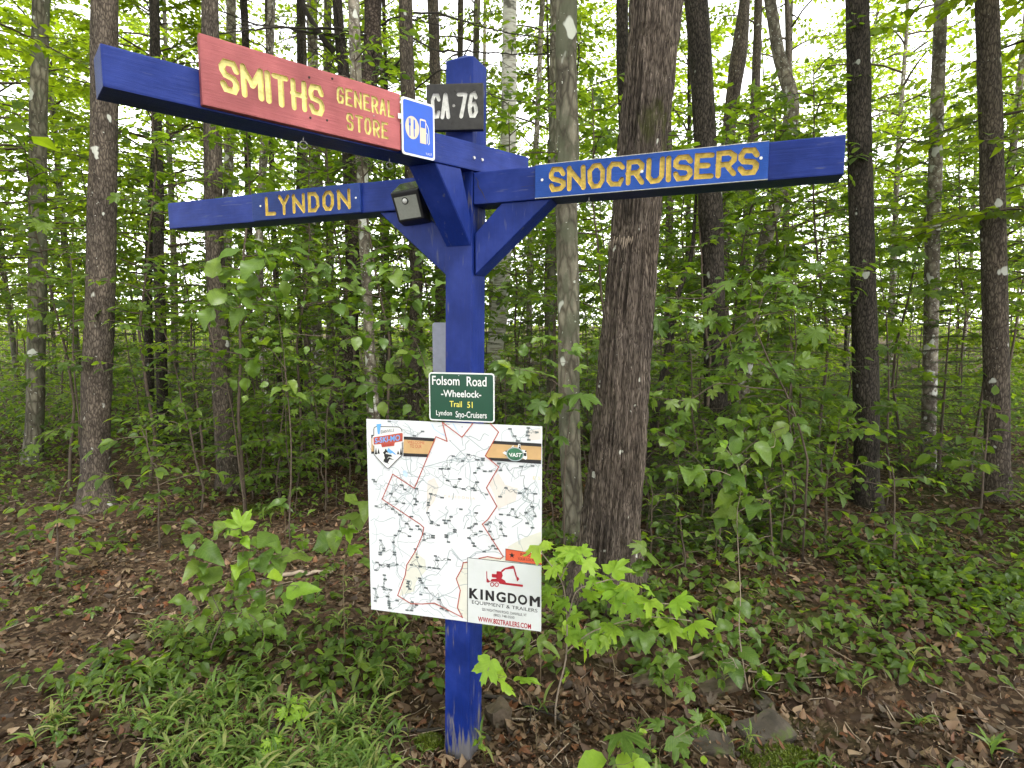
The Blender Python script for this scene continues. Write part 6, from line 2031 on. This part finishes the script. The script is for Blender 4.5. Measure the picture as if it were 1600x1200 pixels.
for u, v, kd in ((462, 1096, 'maple_bright'), (452, 1112, 'maple_bright'), (425, 1178, 'maple_bright'), (478, 1138, 'maple_bright'), (415, 1198, 'maple_bright'), (534, 1000, 'maple'), (560, 990, 'maple'), (640, 965, 'maple'), (612, 968, 'narrow'), (500, 1120, 'narrow'), (556, 1055, 'narrow'), (330, 1120, 'maple'), (250, 1150, 'maple'), (610, 1190, 'ovate_bright'), (745, 1178, 'ovate_bright')):
    c = ground_hit(u, v + 18)
    seedling(float(c[0]), float(c[1]), kd, 4 if kd != 'narrow' else 7, 0.06 if kd != 'narrow' else 0.10, rg, 'small bright seedling growing in the grass left of the post' if u < 700 else 'tiny pale seedling touching the foot of the post', 'seedlings in the grass' if u < 700 else None)
# ------------------------------------------------------------------ leaf litter, grass, moss (nobody could count these)
n = 84000
y = 2.45 + 9.5 * RNG.random(n) ** 1.6
x = RNG.uniform(-1.15, 1.15, n) * (y + 0.6)
keep = (0.75 + 0.6 * vnoise(x * 1.7, y * 1.7, 0, 41) + 0.35 * vnoise(x * 5, y * 5, 0, 42)) > RNG.random(n)
x, y = x[keep], y[keep]
n = len(x)
pos = np.stack([x, y, ground_z(x, y) + RNG.uniform(0.001, 0.03, n)], -1)
az = RNG.uniform(0, 6.28, n)
fw = np.stack([np.cos(az), np.sin(az), RNG.normal(0, 0.3, n)], -1)
nr = np.tile(UP, (n, 1)) + RNG.normal(0, 0.45, (n, 3))
sz = 0.014 + 0.07 * RNG.random(n) ** 2.4
A = Acc()
A.add(*batch(pos[::3], fw[::3], nr[::3], sz[::3], leaf_ovate(0.62, 4, 0.05, 0.55, 0.45)))
A.add(*batch(pos[1::3], fw[1::3], nr[1::3], sz[1::3], leaf_ovate(0.75, 4, 0.0, -0.5, -0.5)))
A.add(*batch(pos[2::3], fw[2::3], nr[2::3], sz[2::3] * 0.7, leaf_ovate(0.35, 3, 0.0, 0.9, -0.7)))
k = 1500
A.add(*batch(pos[:k] + np.array([0, 0, 0.012]), fw[:k], nr[:k], sz[:k] * 1.0 + 0.035, leaf_maple(0.9, -0.5)))
tag(part('leaf_litter', *A.VF(), M['litter'], smooth_=True), 'brown fallen leaves scattered over the forest floor', 'leaf litter', kind='stuff')

# bits of fine twig lying in the litter
A = Acc()
for i in range(900):
    y = 2.5 + 5.5 * RNG.random() ** 1.5
    x = RNG.uniform(-0.95, 0.95) * y
    L = RNG.uniform(0.03, 0.22)
    a_ = RNG.uniform(0, 6.28)
    p = np.array([x, y, float(ground_z(x, y)) + 0.008])
    q = p + np.array([cos(a_) * L, sin(a_) * L, 0])
    q[2] = float(ground_z(q[0], q[1])) + RNG.uniform(0.0, 0.035)
    A.add(*tube(np.stack([p, (p + q) / 2 + RNG.normal(0, 0.006, 3), q]), RNG.uniform(0.0012, 0.0035), 4, cap=False))
tag(part('twig_litter', *A.VF(), M['pale_stick']), 'fine dead twigs strewn through the leaf litter', 'twigs', kind='stuff')

# low ground cover of herbs and seedlings, and the leafy undergrowth that closes the view deeper in
gc = np.random.default_rng(63)
pos, fwd, siz = [], [], []
st = Acc()
m = 0
while m < 10000:
    y = 3.3 + 24 * gc.random() ** 1.5
    x = gc.uniform(-0.97, 0.97) * y
    nz = float(vnoise(x * 0.9, y * 0.9, 0, 51))
    if y < 8:
        dens = (0.50 if x < -0.2 else 0.95) * (0.6 + 0.7 * nz)
        if x < -0.2 and 4.0 < y < 6.5:
            dens *= 0.45
    else:
        dens = 0.75 + 0.5 * nz
    m += 1
    if gc.random() > dens:
        continue
    h = gc.uniform(0.04, 0.20) if y < 6 else gc.uniform(0.10, 0.45) if y < 9 else gc.uniform(0.25, 1.15) * (1 + 0.02 * y)
    p0 = np.array([x, y, float(ground_z(x, y))])
    top = p0 + np.array([gc.normal(0, 0.12 * h), gc.normal(0, 0.12 * h), h])
    st.add(*tube(np.stack([p0, top]), [0.003, 0.0015], 3, cap=False))
    for k in range(int(gc.integers(5, 9)) if y < 9 else int(gc.integers(9, 17))):
        t = gc.uniform(0.35, 1) if y < 9 else gc.uniform(0.15, 1)
        az = gc.uniform(0, 6.28)
        rr = h * gc.uniform(0.05, 0.45) + 0.02
        pos.append(p0 * (1 - t) + top * t + np.array([cos(az) * rr, sin(az) * rr, gc.normal(0, 0.02)]))
        fwd.append((cos(az), sin(az), gc.uniform(-0.5, 0.25)))
        siz.append(gc.uniform(0.035, 0.10) if y < 9 else gc.uniform(0.07, 0.13))
pos, fwd = np.array(pos), np.array(fwd)
V, F = batch(pos, fwd, np.tile(UP, (len(pos), 1)) + gc.normal(0, 0.35, pos.shape) - np.array([0, 0.2, 0]), np.array(siz), leaf_ovate(0.6, 3, 0, 0.2, 0.3))
tag(part('ground_cover', V, F, M['under']), 'low green herbs and undergrowth spreading across the forest floor', 'ground cover', kind='stuff')
# the wood's leafy far edge, one mass from here
n = 52000
y = gc.uniform(34, 52, n)
x = gc.uniform(-1.05, 1.05, n) * y
hz = 6.5 * gc.random(n) ** 1.7 + 2.2 * vnoise(x * 0.25, y * 0.2, 0, 71)
pos = np.stack([x, y, ground_z(x, y) + np.clip(hz, 0.05, 11)], -1)
az = gc.uniform(0, 6.28, n)
V, F = batch(pos, np.stack([np.cos(az), np.sin(az), gc.normal(-0.1, 0.4, n)], -1), np.tile(UP, (n, 1)) + gc.normal(0, 0.5, (n, 3)), gc.uniform(0.16, 0.34, n), leaf_far(0.75))
tag(part('distant_woods', V, F, M['canopy']), 'leafy far edge of the wood closing the view behind the trunks', 'woods', kind='stuff')

# grass: short leafy stems with arching blades, thickest at lower left
def blade(segs=4):
    ys = np.linspace(0, 1, segs + 1)
    V, F = [], []
    for i, t in enumerate(ys):
        wv = 0.068 * (sin(pi * (0.12 + 0.88 * t)) ** 0.7) if t < 1 else 0.0
        z = 0.55 * t - 0.75 * t * t
        V += [(-wv, t, z + 0.02), (0, t, z), (wv, t, z + 0.02)]
    for i in range(segs):
        a_, b_ = i * 3, i * 3 + 3
        F += [(a_, a_ + 1, b_ + 1), (a_, b_ + 1, b_), (a_ + 1, a_ + 2, b_ + 2), (a_ + 1, b_ + 2, b_ + 1)]
    return np.array(V), np.array(F)


pos, fwd, siz = [], [], []
st = Acc()
tries = 0
gr = np.random.default_rng(17)
while len(pos) < 3600 and tries < 20000:
    tries += 1
    y = 2.4 + 2.6 * gr.random() ** 1.6
    x = gr.uniform(-2.6, 2.7)
    dens = smooth(-0.33, -0.75, x) * smooth(4.6, 2.9, y) * (0.34 + 0.75 * vnoise(x * 2.6, y * 2.6, 0, 33)) + 0.012
    if -0.45 < x < -0.3 and y < 2.95:
        dens *= 0.4
    if gr.random() > dens:
        continue
    p0 = np.array([x, y, float(ground_z(x, y))])
    h = gr.uniform(0.04, 0.20)
    top = p0 + np.array([gr.normal(0, 0.03), gr.normal(-0.01, 0.03), h])
    st.add(*tube(np.stack([p0, top]), [0.0018, 0.001], 3, cap=False))
    m = int(gr.integers(5, 9))
    for k in range(m):
        t = 0.25 + 0.75 * (k + 0.5) / m
        az = k * 2.6 + gr.uniform(0, 1)
        pos.append(p0 * (1 - t) + top * t)
        fwd.append((cos(az), sin(az), gr.uniform(0.0, 1.1)))
        siz.append(gr.uniform(0.04, 0.10) + (0.05 if gr.random() < 0.2 else 0))
pos, fwd = np.array(pos), np.array(fwd)
V, F = batch(pos, fwd, np.tile(UP, (len(pos), 1)) + gr.normal(0, 0.15, pos.shape), np.array(siz), blade())
st.add(V, F)
tag(part('grass', *st.VF(), M['grass'], smooth_=True), 'wide-bladed green grass growing thickest at lower left by the post', 'grass', kind='stuff')


def moss_patch(u, v, rx, ry, hgt, label):
    c = ground_hit(u, v)
    rg = np.random.default_rng(int(u))
    n = 2600
    r = np.sqrt(rg.random(n))
    a_ = rg.uniform(0, 6.28, n)
    x = c[0] + rx * r * np.cos(a_) * (1 + 0.3 * vnoise(np.cos(a_) * 2, np.sin(a_) * 2, 0, 3))
    y = c[1] + ry * r * np.sin(a_)
    z = ground_z(x, y) + hgt * np.clip(1 - r ** 2, 0, 1) + 0.006 * vnoise(x * 40, y * 40)
    p = np.stack([x, y, z], -1)
    f_ = np.stack([rg.normal(0, 0.5, n), rg.normal(0, 0.5, n), rg.uniform(0.4, 1, n)], -1)
    V, F = batch(p, f_, rg.normal(0, 1, (n, 3)), rg.uniform(0.012, 0.026, n), leaf_far(0.35))
    m = 14
    t = np.linspace(0, 6.28, 18, endpoint=False)
    A = Acc()
    A.add(V, F)
    VV = [(c[0], c[1], float(ground_z(c[0], c[1])) + hgt)]
    FF = []
    for k, q in enumerate((0.35, 0.7, 1.05)):
        for tt in t:
            xx, yy = c[0] + rx * q * cos(tt), c[1] + ry * q * sin(tt)
            VV.append((xx, yy, float(ground_z(xx, yy)) + hgt * max(0, 1 - q * q) - (0.02 if k == 2 else 0)))
    for j in range(18):
        FF.append((0, 1 + j, 1 + (j + 1) % 18))
    Q4 = [(1 + k * 18 + j, 1 + (k + 1) * 18 + j, 1 + (k + 1) * 18 + (j + 1) % 18, 1 + k * 18 + (j + 1) % 18) for k in range(2) for j in range(18)]
    A.add(np.array(VV), [np.array(FF), np.array(Q4)])
    tag(part('moss', *A.VF(), M['moss']), label, 'moss', kind='stuff')


moss_patch(672, 1165, 0.07, 0.06, 0.03, 'small green moss cushion against the left foot of the post')
moss_patch(1222, 1192, 0.20, 0.13, 0.03, 'bright green moss patch beside the rock at lower right')
moss_patch(1115, 1130, 0.08, 0.05, 0.02, 'thin moss on the soil behind the flat rock')
moss_patch(395, 800, 0.35, 0.25, 0.03, 'mossy patch on the forest floor near the left trunk')

# ------------------------------------------------------------------ stones and fallen wood
def rock(u, v, sx, sy, sz, seed, mat, label, rot=0.0, sink=0.68, name='rock'):
    c = ground_hit(u, v)
    bm = bmesh.new()
    bmesh.ops.create_cube(bm, size=1.0)
    bmesh.ops.subdivide_edges(bm, edges=bm.edges[:], cuts=15, use_grid_fill=True)
    P = np.array([q.co[:] for q in bm.verts])
    F = np.array([[q.index for q in f_.verts] for f_ in bm.faces])
    bm.free()
    nn = np.linalg.norm(P, axis=1)[:, None]
    P = P * 0.72 + 0.28 * P / nn * 0.62
    P = P * (1 + 0.10 * vnoise(P[:, 0] * 2.3 + seed, P[:, 1] * 2.3, P[:, 2] * 2.3, seed)[:, None] + 0.05 * vnoise(P[:, 0] * 7, P[:, 1] * 7, P[:, 2] * 9, seed + 1)[:, None])
    P[:, 2] = np.where(P[:, 2] > 0, P[:, 2] * (1 + 0.45 * vnoise(P[:, 0] * 2.6, P[:, 1] * 1.6, seed * 1.0, 8)), P[:, 2])
    P = P * np.array([sx, sy, sz])
    org = np.array([c[0], c[1], float(ground_z(c[0], c[1]))])
    o = part(name, P + org + UP * sz * (0.5 - sink), F, M[mat], None, org, False)
    o.rotation_euler = (radians(4), radians(-5), rot)
    return tag(o, label, 'rock')


rock(1195, 1148, 0.26, 0.20, 0.12, 3, 'rock', 'flat grey-brown ledge rock at the lower right corner', 0.3)
rock(1112, 1168, 0.20, 0.14, 0.10, 5, 'rock', 'dark low rock under the spreading seedling', -0.2)
rock(1125, 1075, 0.30, 0.10, 0.10, 7, 'tan_rock', 'long tan rock half buried behind the seedlings', 0.15)
rock(778, 1128, 0.12, 0.13, 0.17, 9, 'tan_rock', 'upright mossy stone beside the foot of the post', 0.5, 0.42)
rock(1010, 1062, 0.2, 0.1, 0.07, 11, 'tan_rock', 'small tan stone right of the bright sapling stem', 0.1)
rock(1190, 1105, 0.14, 0.1, 0.07, 13, 'rock', 'small grey stone above the flat ledge rock', 0.6)


def stick(pts, r0, r1, mat, label, lift=0.012, twigs=0, name='fallen_branch', cat='branch'):
    P = []
    for u, v in pts:
        p = ground_hit(u, v)
        p[2] = float(ground_z(p[0], p[1])) + lift
        P.append(p)
    P = resample(np.array(P), 0.05)
    rg = np.random.default_rng(int(pts[0][0] * 7 + pts[0][1]))
    P[1:-1] += rg.normal(0, 0.006, P[1:-1].shape)
    org = P[0].copy()
    V, F = tube(P, np.linspace(r0, r1, len(P)), 8, 0.12, int(pts[0][0]))
    root = empty(name, org, label, cat)
    part('wood', V, F, M[mat], root, org, True)
    for k in range(twigs):
        i = int(rg.integers(1, max(2, len(P) - 1)))
        d = unit(P[min(i + 1, len(P) - 1)] - P[i - 1])
        e = unit(d + rg.normal(0, 0.7, 3) + UP * 0.5) * rg.uniform(0.1, 0.3)
        part('twig', *tube(np.stack([P[i], P[i] + e * 0.5, P[i] + e]), [r1, r1 * 0.6, 0.001], 4), M[mat], root, org)


stick([(1070, 1036), (1085, 1030), (1105, 1024), (1128, 1021)], 0.011, 0.007, 'pale_stick', 'pale curved fallen stick behind the small seedlings')
stick([(757, 1098), (790, 1098), (820, 1108), (850, 1122), (880, 1140)], 0.012, 0.006, 'dead_twig', 'dark fallen branch running right from the post foot', 0.03, 3)
stick([(868, 1112), (885, 1128), (906, 1146)], 0.009, 0.007, 'pale_stick', 'short pale stick at the foot of the bright sapling')
stick([(772, 1135), (800, 1131), (836, 1129)], 0.008, 0.006, 'pale_stick', 'broken pale stick lying in front of the upright stone', 0.02)
stick([(770, 1190), (800, 1168), (822, 1150), (832, 1130)], 0.005, 0.003, 'dead_twig', 'thin bent twig lying on bare soil by the post', 0.015, 1)
stick([(560, 1152), (620, 1150), (690, 1146)], 0.013, 0.010, 'dead_twig', 'dark fallen branch lying left of the post foot', 0.015)
stick([(460, 1030), (448, 1018), (435, 1015)], 0.005, 0.003, 'pale_stick', 'short pale bent twig in the grass at left', 0.03)
stick([(1145, 1060), (1180, 1052), (1225, 1058), (1260, 1072)], 0.006, 0.004, 'pale_stick', 'long thin twig beside the hobblebush base', 0.02, 2)
stick([(425, 905), (470, 900), (520, 898)], 0.02, 0.016, 'pale_stick', 'weathered fallen stick behind the left shrub', 0.02)
stick([(360, 592), (420, 590), (490, 596)], 0.14, 0.12, 'dark_bark', 'dark fallen log deep in the wood at left', 0.12, 0, 'fallen_log', 'log')
stick([(1140, 640), (1180, 634), (1235, 630)], 0.07, 0.06, 'brown_bark', 'brown fallen log in the wood behind the right sapling', 0.10, 0, 'fallen_log', 'log')
stick([(1030, 742), (1075, 715), (1110, 702)], 0.04, 0.03, 'brown_bark', 'fallen branch leaning near the dark-barked trunk', 0.06, 2)

# ------------------------------------------------------------------ look-alikes that share a label are told apart by their place from left to right
by = {}
ROAD = sorted([o for o in COL.objects if o.get('group') in ('unseen shade trees behind the camera', 'unseen shade trees beside the camera')], key=lambda o: o.location.x)  # the unseen shade trees added round the camera
for o in COL.objects:
    if o.parent is None and 'label' in o and o.location.y > 2:
        by.setdefault(o['label'], []).append(o)
ORD = ['second', 'third', 'fourth', 'fifth', 'sixth', 'seventh', 'eighth', 'ninth', 'tenth', 'eleventh', 'twelfth', 'thirteenth', 'fourteenth', 'fifteenth', 'sixteenth', 'seventeenth', 'eighteenth', 'nineteenth']
for lab, os_ in by.items():
    n = len(os_)
    if 1 < n <= 20:
        os_.sort(key=lambda o: o.location.x / o.location.y)
        for i, o in enumerate(os_):
            o['label'] = lab + ', ' + ('leftmost' if i == 0 else 'rightmost' if i == n - 1 else ORD[i - 1] + ' from left')

for i, o in enumerate(ROAD):
    o['label'] = o['label'] + ', ' + ('leftmost' if i == 0 else 'rightmost' if i == len(ROAD) - 1 else (ORD + ['twentieth'])[i - 1] + ' from left')
